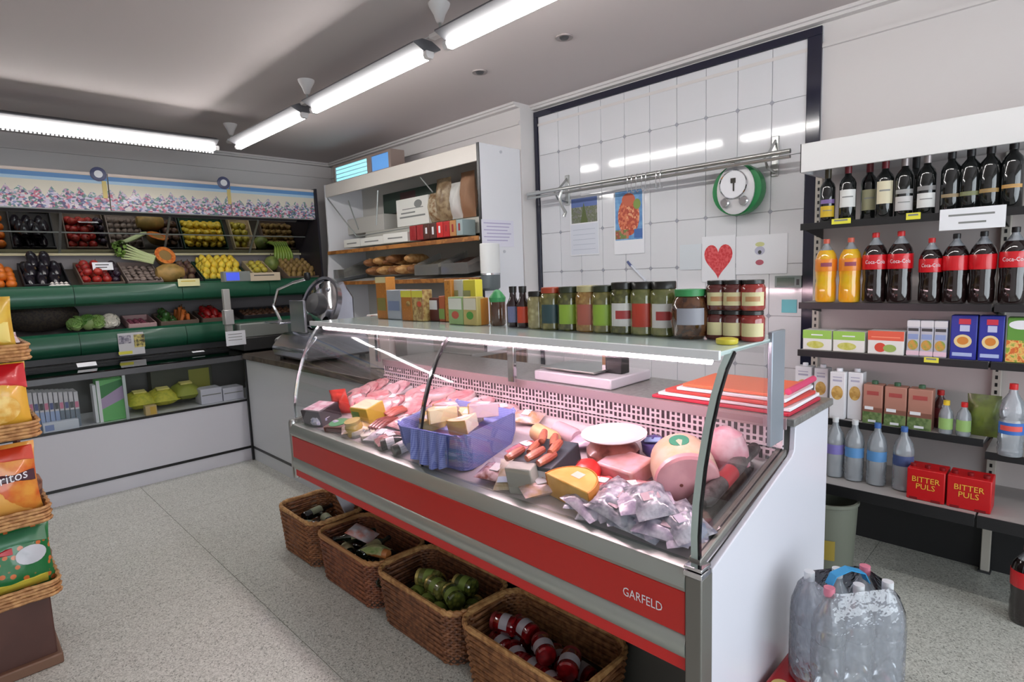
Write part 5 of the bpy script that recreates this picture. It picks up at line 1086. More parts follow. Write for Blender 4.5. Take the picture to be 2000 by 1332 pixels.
lgreen = M('label lime', (146, 178, 62), .4); lwhite = M('label white', (214, 210, 206), .4); lcream = M('label parchment', (216, 206, 158), .45); lred = M('label brick', (186, 60, 40), .4)
J = [(1050, .040, .145, onions, lidb, None, 'jar of pale pickles with black lid next to the tall side panel'), (1078, .045, .16, artic, lidr, M('label teal', (50, 76, 80), .4), 'jar of vegetables with rust lid and dark teal label'), (1112, .044, .162, olive, lidd, lgreen, 'jar of olives with lime label beside the rust lidded jar'), (1149, .046, .165, chick, M('lid pale', (186, 176, 130), .4), M('label rose', (176, 96, 80), .4), 'jar of chickpeas with rose label and pale lid'), (1180, .045, .165, artic, lidd, lgreen, 'jar of artichokes with lime label in the middle of the row'), (1218, .047, .175, olive, lidb, lwhite, 'jar of dark green olives with white label'), (1257, .044, .175, aspar, lidb, pepp and lred, 'tall jar of white asparagus with brick red label'), (1297, .044, .175, aspar, lidb, lwhite, 'tall jar of white asparagus with white label')]
for px, r, h, c_, l_, lb_, nm in J:
    jar(nm, px, r, h, 1.66, c_, l_, lb_, 'jars on top of the deli case', lab2=M('label stripe', (170, 60, 60), .4) if lb_ is lwhite else None)
# big round jar of dark preserves
o = thing('round_jar', 'big bulging jar of dark preserves with green lid on the deli case', 'jar', (0, 0, 0))
MB().lathe([(.04, 0), (.052, .01), (.06, .05), (.06, .085), (.05, .12), (.042, .13)], 22).build('filled_glass', M('dark preserves', (96, 60, 36), .1, coat=1, var=((60, 34, 22), 40, 'noise')), o); MB().lathe([(.046, .13), (.047, .15), (0, .152)], 20).build('lid', lidgr, o)
MB().patch(.0612, .045, .095, math.pi-.2, math.pi+1.2, 10).build('label', M('label grey', (150, 150, 160), .4), o); pose(o, Matrix.Translation((1.64, onX(1348, 610, 1.64).y, TZ)))
for k, (px, up, lb) in enumerate(((1401, 0, 'dark jam jar with parchment label, lower jar beside the big round jar'), (1401, 1, 'dark jam jar with chequered label, upper jar beside the big round jar'), (1433, 0, 'dark jam jar with parchment label, lower jar in the middle pair'), (1433, 1, 'dark jam jar with chequered label, upper jar in the middle pair'), (1470, 0, 'red jam jar with narrow label, lower jar at the end of the row'), (1470, 1, 'red jam jar with parchment label, upper jar at the end of the row'))):
    jar(lb, px, .034, .087, 1.66, jam if px < 1460 else M('red jam', (150, 40, 34), .1, coat=1), lidb, lcream, 'stacked jam jars', TZ+(.0885 if up else 0), M('label tan red', (190, 140, 96), .4) if up else None)
tag(MB().lathe([(.028, 0), (.03, .004), (.03, .014), (.02, .017), (0, .017)], 18, Matrix.Translation((1.56, onX(1420, 655, 1.56).y, TZ))).build('yellow_tin', M('tin yellow', (206, 190, 60), .3)), 'flat yellow tin in front of the stacked jam jars', 'tin')
# glass beer/sauce bottles with red caps
for k, (px, lb, lc) in enumerate(((1003, 'slim dark bottle with blue grey label next to the jars', M('label blue grey', (120, 124, 160), .4)), (1022, 'slim dark bottle with orange red label next to the jars', M('label orange red', (206, 72, 44), .4)))):
    o = thing('sauce_bottle', lb, 'bottle', (0, 0, 0)); MB().lathe([(.026, 0), (.028, .005), (.028, .09), (.014, .12), (.013, .14)], 16).build('bottle', M('dark bottle', (48, 28, 30), .1, coat=1), o); MB().lathe([(.015, .14), (.016, .165), (0, .166)], 14).build('cap', lidb, o)
    y = onX(px, 610, 1.66).y; MB().patch(.0285, .02, .085, math.atan2(-y, -1.66)-1, math.atan2(-y, -1.66)+1).build('label', lc, o); pose(o, Matrix.Translation((1.66, y, TZ)))
o = thing('tall_brown_bottle', 'brown bottle with green shoulder beside the towel dispenser', 'bottle', (0, 0, 0)); MB().lathe([(.03, 0), (.034, .01), (.034, .1), (.02, .12)], 16).build('bottle', M('brown glass', (84, 52, 34), .1, coat=1), o); MB().lathe([(.034, .1), (.036, .118), (.02, .14), (.01, .15), (0, .152)], 16).build('cap', lidgr, o); pose(o, Matrix.Translation((1.68, onX(972, 600, 1.68).y, TZ)))
# pasta and soup packs further along
def pack(name, label, cat, px0, px1, pytop, x, d, mat, decals=(), z=TZ, h=None):
    a, b = onX(px0, 600, x), onX(px1, 600, x); top = onX((px0+px1)/2, pytop, x).z if h is None else z+h
    return crate_box(name, label, cat, b.y, a.y, x, x+d, z, top-z, mat, 'packs on top of the deli case', 0, decals)
spag = M('spaghetti amber', (206, 138, 56), .35, var=((176, 110, 44), 90, 'wave'))
noodle = M('noodle pack', (196, 170, 110), .35, var=((150, 110, 60), 50, 'noise'), coat=.4)
pack('pasta_box', 'tall amber pasta box with cream top at the slicer end of the jar row', 'pasta box', 736, 756, 541, 1.68, .06, spag, [(rect(0, .86, 1, 1), M('box cream', (216, 200, 150), .4), 'print'), (rect(.1, .2, .9, .5), M('box olive', (130, 120, 60), .4), 'print')])
pack('soup_pack', 'silver and blue packet beside the yellow topped noodle packs', 'packet', 756, 783, 566, 1.68, .05, M('pack silver', (186, 190, 200), .25, metal=.3), [(rect(.1, .3, .9, .62), M('pack steel blue', (120, 130, 160), .4), 'print')])
for k, (p0, p1) in enumerate(((784, 804), (805, 826))):
    pack('noodle_pack', ('yellow topped amber noodle pack beside the silver packet', 'yellow topped noodle pack with red spot')[k], 'noodles', p0, p1, 566, 1.66, .06, noodle if k else spag, [(rect(0, .76, 1, .97), M('pack lemon', (214, 206, 70), .4), 'print'), (rect(0, .97, 1, 1), whitep, 'print'), (ellipse(.7, .55, .2, .09), M('spot red', (206, 86, 60), .4) if k else noodle, 'print')])
pack('stock_pack', 'small dark red and white packet behind the noodle packs', 'packet', 836, 856, 582, 1.70, .05, M('pack maroon', (96, 44, 40), .4), [(rect(.1, .5, .9, .9), whitep, 'print')])
pack('stock_pack', 'small rust and green packet leaning by the striped amber box', 'packet', 857, 868, 578, 1.70, .05, M('pack rust', (186, 96, 60), .4), [(rect(0, .1, 1, .5), M('print leaf', (130, 160, 80), .4), 'print')])
pack('pasta_box', 'striped amber spaghetti box standing upright behind the soup packs', 'pasta box', 869, 882, 546, 1.70, .05, spag)
for k, (p0, p1, c1, c2) in enumerate(((875, 903, (150, 180, 120), (226, 226, 214)), (904, 931, (196, 176, 110), (222, 216, 196)))):
    pack('soup_pack', ('green and white soup packet, front one of the pair', 'wheat coloured soup packet with green leaf')[k], 'packet', p0, p1, 580, 1.62, .045, M('soup base %d' % k, c1, .35), [(rect(.05, .55, .95, .95), M('soup top %d' % k, c2, .35), 'print'), (ellipse(.5, .35, .25, .14), M('soup bowl', (196, 90, 70), .4) if k == 0 else M('soup leaf', (80, 150, 60), .4), 'print')])
for k, (p0, p1, c1) in enumerate(((884, 905, (206, 206, 196)), (906, 930, (226, 212, 70)))):
    pack('rice_pack', ('white and olive rice packet standing behind the soup pair', 'bright yellow and white rice packet standing behind the soup pair')[k], 'packet', p0, p1, 546, 1.72, .045, M('rice pack %d' % k, c1, .35), [(rect(0, .5, .6, .75), M('rice print', (160, 160, 110), .4), 'print'), (rect(0, .4, 1, .46), whitep, 'print')])
pack('spaghetti_pack', 'amber striped spaghetti pack at the panel side of the soup packs', 'pasta', 922, 938, 582, 1.64, .05, spag)
# paper box left, on the slicer side
o = crate_box('folded_box', 'folded white paper box with a red flap beyond the end of the deli case', 'box', 3.25, 3.45, 2.05, 2.2, .946, .36, M('paper off white', (206, 200, 196), .5), None, .2, [(rect(.2, .88, .6, .99), M('flap red', (150, 60, 60), .5), 'print')])
o = crate_box('foil_box', 'grey foil roll box beyond the end of the deli case', 'box', 3.06, 3.22, 2.1, 2.3, .946, .4, M('foil box', (140, 142, 140), .4, metal=.3), None, -.1, [(rect(.1, .7, .9, .9), greyink, 'print')])

# ================================================================ SHELVING on the right wall
gs = thing('wall_shelving', 'black and grey shop shelving with white canopy against the wall beside the tiles', 'shelving', (3.35, .4, 0))
GB = M('shelving back', (204, 196, 194), .5)
GY0, GYM, GYL = -.55, .296, 1.10
MB().box(3.545, 3.56, GY0, GYL+.0, .42, 2.02).build('back_panel', GB, gs)
MB().box(3.56, 3.575, GY0, GYL, 0, .42).build('dark_lower_panel', M('lower panel dark', (36, 36, 38), .6), gs)  # dark panel added to blacken the wall below the bottom shelf
for y in (GYL, GYM, -.508):
    MB().box(3.515, 3.545, y-.018, y+.018, 0, 2.02).build('upright', M('upright cream', (196, 190, 180), .4), gs, .003)
    sl_ = MB()
    for k in range(42): sl_.box(3.5138, 3.5152, y-.005, y+.005, .5+.036*k, .518+.036*k)
    o = sl_.build('slots', black, gs, smooth=0); o['kind'] = 'stuff'
    MB().box(3.50, 3.56, y-.025, y+.025, 0, .008).build('foot', dgrey, gs)
shel = M('shelf black', (26, 26, 28), .4); shelt = M('shelf top grey', (170, 166, 164), .4)
def gshelf(y0, y1, z, xf, th=.03):
    s_ = MB().box(xf+.004, 3.545, y0, y1, z-.012, z).build('shelf', shelt, gs)
    MB().box(xf, xf+.006, y0, y1, z-th, z+.004).build('front_edge', shel, s_, .001)
    for y in (y0+.004, y1-.008): MB().prism([(xf+.02, z-.012), (3.54, z-.012), (3.54, z-.07), (xf+.05, z-.03)], 'y', y, y+.003).build('side_bracket', shel, s_)
Z1, Z2, Z3, Z4, Z5 = 1.745, 1.34, 1.09, .742, .445
for z in (Z1, Z2, Z3, Z4):
    gshelf(GYM+.004, GYL-.015, z, 3.2)
for z in (Z1, Z2, Z3, .69): gshelf(-.49, GYM-.004, z, 3.2)
gshelf(GYM+.004, GYL-.015, Z5, 3.05, .05); gshelf(-.49, GYM-.004, Z5, 3.05, .05)
MB().box(3.15, 3.165, -.52, GYL-.025, 2.0, 2.14).build('canopy_front', M('canopy white', (222, 222, 222), .4), gs, .002)
MB().box(3.165, 3.56, -.52, GYL-.025, 2.125, 2.14).build('canopy_top', white, gs)
MB().box(3.165, 3.56, GYL-.04, GYL-.025, 2.0, 2.125).build('canopy_end', white, gs)
MB().box(3.149, 3.151, GYL-.029, GYL-.025, 2.0, 2.14).build('canopy_edge', black, gs)
def ptag(label, px, py, w_, h, mat, x=3.197, name='price_tag', lines=0):
    p = onX(px, py, x); o = thing(name, label, 'price tag', (x, p.y, p.z-h/2))
    MB().box(x-.003, x, p.y-w_/2, p.y+w_/2, p.z-h/2, p.z+h/2).build('card', mat, o, smooth=0)
    for k in range(lines): MB().box(x-.0038, x-.0031, p.y-w_*(.34-.12*k), p.y+w_*(.36-.16*k), p.z+h*(.18-.36*k)-.004, p.z+h*(.18-.36*k)+.004).build('text_line', greyink, o, smooth=0)
    return o
ty = M('tag bright yellow', (226, 220, 70), .5)
ptag('yellow price tag on the wine shelf edge near the tiled wall', 1643, 432, .085, .026, ty, lines=1)
ptag('yellow price tag on the wine shelf edge near the white sign', 1784, 422, .055, .03, ty, lines=1)
ptag('yellow price tag under the narrow cartons', 1819, 703, .055, .024, ty, lines=1)
ptag('white paper sign with two printed lines hanging from the wine shelf', 1898, 426, .225, .092, whitep, 3.19, 'paper_sign', 2)
def gy(px, py, x=3.29): return onX(px, py, x).y
# ---- wines
wg = M('wine glass black', (20, 22, 22), .06, coat=1); WP = [(.034, 0), (.0375, .006), (.0375, .185), (.032, .205), (.016, .225), (.0145, .24), (.0145, .29), (.016, .292), (.016, .3), (0, .3)]
def wine(label, px, caps, labc, z0, z1, wid, x, band=None, sc=1.0, rgb2=None):
    y = gy(px, 400, x); o = thing('wine_bottle', label, 'wine bottle', (0, 0, 0), 0, 'wine bottles on the top shelf'); am = math.atan2(-y, -x)
    MB().lathe([(r*sc, z*sc) for r, z in WP], 20).build('bottle', wg, o)
    MB().lathe([(.0152*sc, .235*sc), (.0158*sc, .24*sc), (.0158*sc, .289*sc), (.0172*sc, .292*sc), (.017*sc, .301*sc), (0, .302*sc)], 16).build('capsule', caps, o)
    l_ = MB().patch(.0382*sc, z0, z1, am-wid, am+wid, 10).build('label', labc, o)
    MB().patch(.0386*sc, z0+(z1-z0)*.55, z0+(z1-z0)*.62, am-wid*.6, am+wid*.6, 8).build('label_line', rgb2 or greyink, l_)
    if band: MB().patch(.0383*sc, z1+.012, z1+.032, am-wid, am+wid, 8).build('neck_label', band, o)
    return pose(o, Matrix.Translation((x, y, Z1)))
cr_ = M('capsule crimson', (120, 34, 44), .35); ck_ = M('capsule black', (30, 26, 30), .35); cw_ = M('capsule silver', (176, 166, 166), .3, metal=.4); cgd = M('capsule olive', (60, 52, 30), .4)
lw = M('wine label white', (216, 216, 214), .5); lc_ = M('wine label cream', (212, 204, 176), .5); ly = M('wine label yellow', (206, 172, 40), .5); lo = M('wine label olive', (150, 148, 118), .5); lgy = M('wine label grey', (196, 194, 194), .5)
wine('wine bottle with bright yellow label at the tiled wall end of the top shelf', 1616, cgd, ly, .03, .085, 1.0, 3.27, M('neck violet', (120, 96, 150), .4), .95)
wine('wine bottle with white crest-shaped label and red capsule', 1655, cr_, lw, .07, .155, 1.1, 3.27)
wine('wine bottle with olive grey label behind its neighbours', 1697, cr_, lo, .05, .15, .95, 3.33)
wine('wine bottle with tall cream label and crimson capsule', 1727, cr_, lc_, .07, .175, 1.0, 3.27)
wine('wine bottle with broad white label and silver neck', 1765, cw_, lgy, .03, .095, 1.1, 3.27, M('neck silver', (150, 150, 150), .3))
wine('wine bottle with broad white label and silver neck beside the narrow gold banded ones', 1808, cw_, lw, .035, .10, 1.1, 3.27, M('neck grey', (130, 128, 128), .3))
wine('tall dark wine bottle with narrow tan band behind the white sign', 1855, ck_, M('band tan', (150, 130, 96), .5), .07, .085, 1.0, 3.27, None, 1.02)
wine('tall dark wine bottle with narrow green gold band', 1892, ck_, M('band green gold', (120, 124, 84), .5), .07, .088, 1.0, 3.27, None, 1.02)
wine('tall dark wine bottle with gold band and black capsule', 1930, ck_, M('band gold', (160, 130, 80), .5), .075, .092, 1.0, 3.27, None, 1.02)
wine('tall dark wine bottle with amber band beside the shelf upright', 1974, ck_, M('band amber', (196, 150, 84), .5), .085, .10, 1.0, 3.27, None, 1.04)
wine('plain dark wine bottle standing behind the silver necked pair', 1786, ck_, M('band brown', (84, 70, 60), .5), .06, .09, .9, 3.40)
# ---- soft drinks
colam = M('cola', (28, 16, 16), .06, coat=1); orng = M('orange soda', (232, 160, 30), .1, coat=1, var=((226, 186, 40), 8, 'noise')); capr = M('cap red', (200, 34, 36), .35); capk = M('cap black', (26, 24, 26), .35); labr = M('cola label red', (206, 22, 34), .3, coat=.4)
def soda(label, px, sc, body, cap, lab, x, word=None, z=Z2, labz=(.165, .235), parent_group='soft drink bottles', lab_word_mat=None, hz=1.0):
    y = gy(px, 540, x); o = thing('soda_bottle', label, 'soda bottle', (0, 0, 0), 0, parent_group); am = math.atan2(-y, -x)
    S_ = lambda pr: [(r*sc, z_*sc*hz) for r, z_ in pr]
    MB().lathe(S_([(.036, 0), (.048, .006), (.052, .02), (.052, .09), (.049, .12), (.052, .15), (.053, .235), (.046, .262), (.034, .282)]), 22).build('filled_body', body, o)
    MB().lathe(S_([(.034, .282), (.02, .302), (.0135, .312), (.0135, .322)]), 18).build('neck', pet, o)
    MB().lathe(S_([(.0155, .318), (.0158, .322), (.0158, .34), (.014, .342), (0, .342)]), 16).build('cap', cap, o)
    l_ = MB().lathe(S_([(.0535, labz[0]), (.054, labz[0]+.002), (.054, labz[1]-.002), (.0535, labz[1])]), 24).build('label', lab, o)
    if word:
        rr = .0546*sc; zc = (labz[0]+labz[1])/2*sc*hz
        lettering(word, .026*sc, lab_word_mat or whitep, l_, lambda u, v: Vector((rr*math.cos(am+u/rr), rr*math.sin(am+u/rr), zc+v)), .8)
    return pose(o, Matrix.Translation((x, y, z)))
lor = M('orange label', (236, 140, 40), .35, coat=.4); pur = M('purple ink', (150, 70, 90), .5); capo = M('cap orange red', (206, 96, 76), .35)
for k, px in enumerate((1613, 1660)):
    o = soda(('orange soda bottle at the tiled wall end of the drinks shelf', 'orange soda bottle touching the first big cola')[k], px, .95, orng, capo, lor, 3.27, None, Z2, (.17, .235))
    l_ = [c for c in o.children if c.name.startswith('label')][0]; y = gy(px, 540, 3.27); am = math.atan2(-y, -3.27)
    MB().patch(.0548*.95, .185, .205, am-.5, am+.5, 8).xf(o.matrix_basis).build('label_word', pur, l_)
soda('big cola bottle with red cap next to the orange soda', 1708, 1.0, colam, capr, labr, 3.27, 'Coca-Cola')
soda('big cola bottle with red cap, second from the orange soda', 1757, 1.0, colam, capr, labr, 3.27, 'Coca-Cola')
soda('smaller cola bottle with red cap beside the two big ones', 1817, .88, colam, capr, labr, 3.27, 'Coca-Cola')
soda('cola bottle with black cap and plain red label, next to the smaller bottle', 1865, .92, colam, capk, labr, 3.27, None)
soda('cola bottle with black cap, middle one of the three black capped bottles', 1918, .93, colam, capk, labr, 3.27, None)
soda('cola bottle with black cap at the upright end of the drinks shelf', 1979, .96, colam, capk, labr, 3.27, 'Coca-Cola')
# ---- carton row
def gpack(name, label, cat, px0, px1, z, h, x, d, mat, decals=(), group=None, py=660, word=None, cap=None):
    a, b = gy(px0, py, x), gy(px1, py, x)
    t = crate_box(name, label, cat, b, a, x, x+d, z+.001, h, mat, group, 0, decals)
    if word:
        s_, sz, mt_, v, sx_ = word; yc = (a+b)/2
        lettering(s_, sz, mt_, t, lambda u, w_: Vector((x-.0024, yc-u, z+h*v+w_)), sx_)
    if cap: MB().lathe([(.014, z+h), (.014, z+h+.016), (.012, z+h+.018), (0, z+h+.018)], 14, Matrix.Translation((x+d*.5, (a+b)/2, 0))).build('cap', cap, t)
    return t
lime = M('carton lime', (150, 196, 84), .4); jw = M('carton juice white', (226, 226, 222), .4); pearp = M('print pear', (186, 186, 70), .5, var=((206, 206, 120), 30, 'noise')); leafp = M('print tomato', (206, 70, 50), .5)
for k, (a, b) in enumerate(((1568, 1624), (1627, 1689))):
    gpack('juice_multipack', ('lime and white juice pack at the tiled wall end of the carton shelf', 'lime and white juice pack beside the orange topped pack')[k], 'juice pack', a, b, Z3, .105, 3.24, .1, jw, [(rect(0, .58, 1, 1), lime, 'print'), (rect(.3, .74, .7, .8), whitep, 'print'), (ellipse(.45, .28, .3, .18), pearp, 'print')], 'juice packs')
gpack('juice_multipack', 'orange red and white juice pack with fruit picture', 'juice pack', 1695, 1766, Z3, .115, 3.235, .1, jw, [(rect(0, .6, 1, 1), M('carton coral', (222, 92, 66), .4), 'print'), (rect(.1, .72, .9, .76), M('carton coral pale', (240, 150, 120), .4), 'print'), (ellipse(.36, .3, .16, .2), leafp, 'print'), (ellipse(.62, .28, .18, .16), M('print kiwi', (150, 176, 90), .5), 'print')], 'juice packs')
silv = M('carton silver', (186, 186, 196), .35)
for k, (a, b) in enumerate(((1771, 1796), (1797, 1823), (1824, 1850))):
    gpack('narrow_carton', 'narrow silver juice carton with fruit print, one of three side by side', 'juice carton', a, b, Z3, .172, 3.24, .06, silv, [(rect(0, .82, 1, .98), M('carton pale grey', (214, 212, 216), .4), 'print'), (rect(.1, .7, .9, .78), dgrey, 'print'), (rect(.1, .48, .9, .62), M('print lilac blue', (140, 156, 200), .5), 'print'), (ellipse(.5, .32, .4, .14), M('print orange green', (206, 150, 70), .5, var=((130, 160, 70), 40, 'noise')), 'print'), (rect(0, .04, 1, .16), M('print pink white', (226, 196, 210), .5), 'print')], 'narrow silver cartons')
blu = M('carton royal blue', (40, 50, 150), .35)
for k, (a, b) in enumerate(((1856, 1908), (1911, 1961))):
    gpack('blue_carton', ('royal blue carton with red badge beside the narrow silver cartons', 'royal blue carton with red badge next to the upright')[k], 'carton', a, b, Z3, .20, 3.235, .07, blu, [(rect(.3, .8, .75, .92), M('badge red', (200, 50, 70), .4), 'print'), (rect(.35, .64, .72, .78), M('print pale lilac', (190, 196, 226), .4), 'print'), (ellipse(.48, .42, .34, .15), M('bowl cream', (226, 206, 150), .5), 'print'), (ellipse(.48, .43, .22, .09), M('soup orange', (206, 130, 50), .5), 'print'), (rect(.1, .08, .85, .16), M('print sky', (170, 186, 226), .5), 'print')], 'blue cartons')
gpack('soup_carton', 'carton with white oval badge and vegetable picture past the upright', 'carton', 1966, 2030, Z3, .195, 3.235, .07, M('carton leaf', (96, 150, 60), .4), [(ellipse(.45, .84, .4, .1), whitep, 'print'), (rect(0, .02, 1, .5), ramp_mat('veg print', [(226, 150, 60), (206, 90, 40), (236, 196, 110), (130, 160, 60)], 40, .5, kind='noise'), 'print')])
# ---- milk row
mlk = M('carton milk white', (222, 222, 226), .4); gold = M('print gold', (176, 136, 66), .4, var=((206, 170, 100), 40, 'noise'))
for k, (a, b, x) in enumerate(((1552, 1584, 3.30), (1589, 1616, 3.29), (1620, 1650, 3.22), (1655, 1684, 3.25))):
    gpack('milk_carton', ('white carton with gold medallion at the deli case side of the milk row', 'second white carton with gold medallion in the milk row', 'front white carton with gold medallion standing proud of the row', 'white carton with gold medallion touching the brown cartons')[k], 'carton', a, b, Z4, .245, x, .07, mlk, [(ellipse(.5, .56, .38, .15), gold, 'print'), (rect(.2, .8, .8, .84), M('print grey blue', (170, 170, 190), .5), 'print'), (rect(.2, .88, .8, .9), M('print grey blue', (170, 170, 190), .5), 'print')], 'gold medallion cartons', 770, None, whitep)
brn = M('carton kraft rose', (170, 120, 104), .5)
for k, (a, b) in enumerate(((1686, 1724), (1728, 1771), (1774, 1822))):
    gpack('oat_drink_carton', ('brown and green plant drink carton next to the white cartons', 'brown and green plant drink carton in the middle of three', 'brown and green plant drink carton next to the small bottles')[k], 'carton', a, b, Z4, .195, 3.225, .07, brn, [(rect(0, 0, 1, .3), M('print field', (76, 100, 54), .5, var=((120, 140, 90), 40, 'noise')), 'print'), (rect(0, .3, 1, .42), M('print earth', (128, 84, 70), .5), 'print'), (rect(.1, .36, .55, .44), whitep, 'print'), (rect(.2, .74, .8, .84), M('print rose', (160, 70, 66), .5), 'print'), (rect(.3, .04, .7, .1), whitep, 'print')], 'brown plant drink cartons', 770, None, M('cap green dark', (60, 96, 70), .4))
def sbottle(label, px, cap, lab, sc, x, z, py, name='small_bottle', prof=None, liquid=None, cat='bottle', grp=None, labz=(.05, .1)):
    y = gy(px, py, x); o = thing(name, label, cat, (0, 0, 0), 0, grp); am = math.atan2(-y, -x)
    pr = prof or [(.026, 0), (.032, .006), (.033, .1), (.028, .125), (.013, .15), (.012, .162)]
    MB().lathe([(r*sc, q*sc) for r, q in pr], 20).build('bottle', liquid or pet, o)
    hz = pr[-1][1]*sc; MB().lathe([(.0145*sc, hz-.004), (.0148*sc, hz), (.0145*sc, hz+.02*sc), (0, hz+.021*sc)], 14).build('cap', cap, o)
    rm = max(r for r, q in pr)*sc*1.01
    MB().patch(rm, labz[0]*sc, labz[1]*sc, am-1.2, am+1.2, 12).build('label', lab, o)
    return pose(o, Matrix.Translation((x, y, z)))
sbottle('small clear bottle with yellow cap and green label', 1848, M('cap yellow', (222, 190, 50), .35), M('label apple', (150, 186, 110), .4), .86, 3.23, Z4, 810, labz=(.03, .09))
sbottle('small clear bottle with red cap and green label', 1883, capr, M('label apple', (150, 186, 110), .4), .86, 3.23, Z4, 810, labz=(.03, .09))
sbottle('dark red capped bottle standing behind the small clear bottles', 1836, capr, M('label maroon', (110, 40, 46), .4), 1.0, 3.34, Z4, 800, liquid=M('dark syrup', (70, 36, 36), .1, coat=1))
bag_at('green_pouch', 'olive green pouch of snacks beside the small bottles near the upright', 'pouch', 3.27, gy(1921, 810, 3.27), Z4+.003, .12, .19, .05, M('pouch olive', (112, 128, 50), .35, var=((76, 84, 44), 12, 'noise'), coat=.3), FX, 0, .006)
WB = [(.03, 0), (.042, .006), (.044, .03), (.041, .04), (.044, .05), (.041, .06), (.044, .07), (.044, .15), (.04, .16), (.044, .17), (.044, .2), (.036, .235), (.016, .27), (.0135, .29)]
sbottle('big clear bottle with red cap and blue red label beyond the upright', 1972, capr, M('label blue red', (60, 110, 190), .35), 1.02, 3.2, .691, 880, 'water_bottle', WB, labz=(.10, .15), cat='water bottle')
o = [q for q in COL.objects if q.name.startswith('water_bottle')][-1]
l_ = [c_ for c_ in o.children if c_.name.startswith('label')][0]; am = math.atan2(-o.location.y, -o.location.x)
MB().patch(.0457, .118, .14, am-.9, am+.9, 10).xf(o.matrix_basis).build('label_stripe', M('label coral', (226, 90, 84), .35), l_)
lbw = M('label water blue', (96, 150, 206), .4); capb = M('cap blue', (70, 110, 180), .4); capw = M('cap white', (222, 224, 228), .4)
for k, (px, lab, cap, lb) in enumerate(((1630, M('label violet', (130, 120, 190), .4), capw, 'clear water bottle with violet label half behind the deli case end'), (1668, lbw, capw, 'clear water bottle with blue label, second on the bottom shelf'), (1712, lbw, capb, 'clear water bottle with blue label, third on the bottom shelf'), (1764, M('label navy', (70, 84, 130), .4), capb, 'clear water bottle with navy label beside the red packs'))):
    sbottle(lb, px, cap, lab, 1.0, 3.2, Z5+.001, 900, 'water_bottle', WB, labz=(.125, .175), cat='water bottle', grp='water bottles on the bottom shelf')
bred = M('carton bitter red', (196, 20, 26), .35); bgold = M('print yellow gold', (236, 190, 70), .4)
for k, (a, b) in enumerate(((1770, 1845), (1849, 1937))):
    t = gpack('bitter_multipack', ('red multipack with yellow lettering beside the water bottles', 'red multipack with yellow lettering next to the shelf upright')[k], 'multipack', a, b, Z5, .145, 3.10, .13, bred, [(rect(.08, .0, .3, .08), M('carton dark red', (120, 10, 16), .5), 'print'), (rect(.65, .0, .9, .08), M('carton dark red', (120, 10, 16), .5), 'print')], 'red multipacks', 960)  # two darker red patches along the lower edge of each pack
    ya, yb = gy(a, 960, 3.10), gy(b, 960, 3.10); yc = (ya+yb)/2
    for wd, v in (('BITTER', .098), ('PULS', .066)): lettering(wd, .036, bgold, t, lambda u, w_: Vector((3.0976, yc-u, Z5+v+w_)), .95)
    for q_ in range(3):
        yy = yc+(q_-1)*.055; MB().lathe([(.011, Z5+.145), (.012, Z5+.148), (.012, Z5+.16), (0, Z5+.161)], 12, Matrix.Translation((3.14, yy, 0))).build('bottle_cap', M('cap dark red', (130, 24, 28), .4), t)
# ---- wastebasket behind the case
wbk = thing('waste_bin', 'grey green waste bin with yellow mark standing between the deli case and shelving', 'bin', (3.06, .87, 0))
MB().lathe([(.105, 0), (.11, .01), (.125, .36), (.132, .365), (.132, .38), (.12, .38), (.115, .36), (.1, .02), (0, .02)], 28, Matrix.Translation((3.06, .87, 0))).build('bucket', M('bin grey green', (112, 116, 104), .5), wbk)
a_ = math.atan2(-.86, -3.03)
MB().patch(.1205, .1, .2, a_-.3, a_+.25, 8).xf(Matrix.Translation((3.06, .87, 0))).build('mark', M('mark ochre', (150, 130, 50), .5), wbk)
# ---- bottle on the floor at the right edge
cf = soda('cola bottle with red label standing on the floor under the shelving', 1990, 1.0, colam, capr, labr, 3.30, None, .001)
pose(cf, Matrix.Translation((3.12, onZ(2002, 1175, 0).y*3.12/onZ(2002, 1175, 0).x, 0.0)))
# ================================================================ WICKER BASKETS under the case
def wicker_basket(label, y0, y1, x0, x1, h, mat, rim, loc_z=0):
    cx_, cy_ = (x0+x1)/2, (y0+y1)/2; hx, hy = (x1-x0)/2, (y1-y0)/2
    o = thing('wicker_basket', label, 'basket', (cx_, cy_, loc_z), 0, 'wicker baskets under the deli case')
    def ring(s, n): 
        b = rrect(hx*s, hy*s, min(hx, hy)*.5*s, 10); return b
    rows = int(h/.0125); wv = MB(); nst = 40
    for r in range(rows):
        z = .008+r*.0125; s = .90+.10*(z/h); b = ring(s, 0); pts = []
        # resample with in/out weave
        m = len(b)
        for k in range(m):
            x, y = b[k]; off = .0045*(1 if (k+r) % 2 else -1); l = math.hypot(x, y); pts.append((cx_+x*(1+off/l), cy_+y*(1+off/l), loc_z+z))
        wv.tube(pts, .0072, 5, True)
    w_ = wv.build('woven_wall', mat, o, smooth=60); w_['kind'] = 'stuff'
    st = MB(); b0, b1 = ring(.90, 0), ring(1.0, 0)
    for k in range(0, len(b0), 2): st.cyl((cx_+b0[k][0], cy_+b0[k][1], loc_z+.005), (cx_+b1[k][0], cy_+b1[k][1], loc_z+h), .004, 5)
    q_ = st.build('stakes', mat, o); q_['kind'] = 'stuff'
    b = ring(1.0, 0)
    for t_ in range(2):
        MB().tube([(cx_+x*(1.0+.008*math.sin(k*1.5+t_*3)), cy_+y*(1+.008*math.sin(k*1.5+t_*3)), loc_z+h+.006*math.cos(k*1.5+t_*3)) for k, (x, y) in enumerate(b)], .009, 6, True).build('braided_rim', rim, o)
    MB().prism([(cx_+x, cy_+y) for x, y in ring(.895, 0)], 'z', loc_z+.002, loc_z+.010).build('bottom', mat, o)
    return o
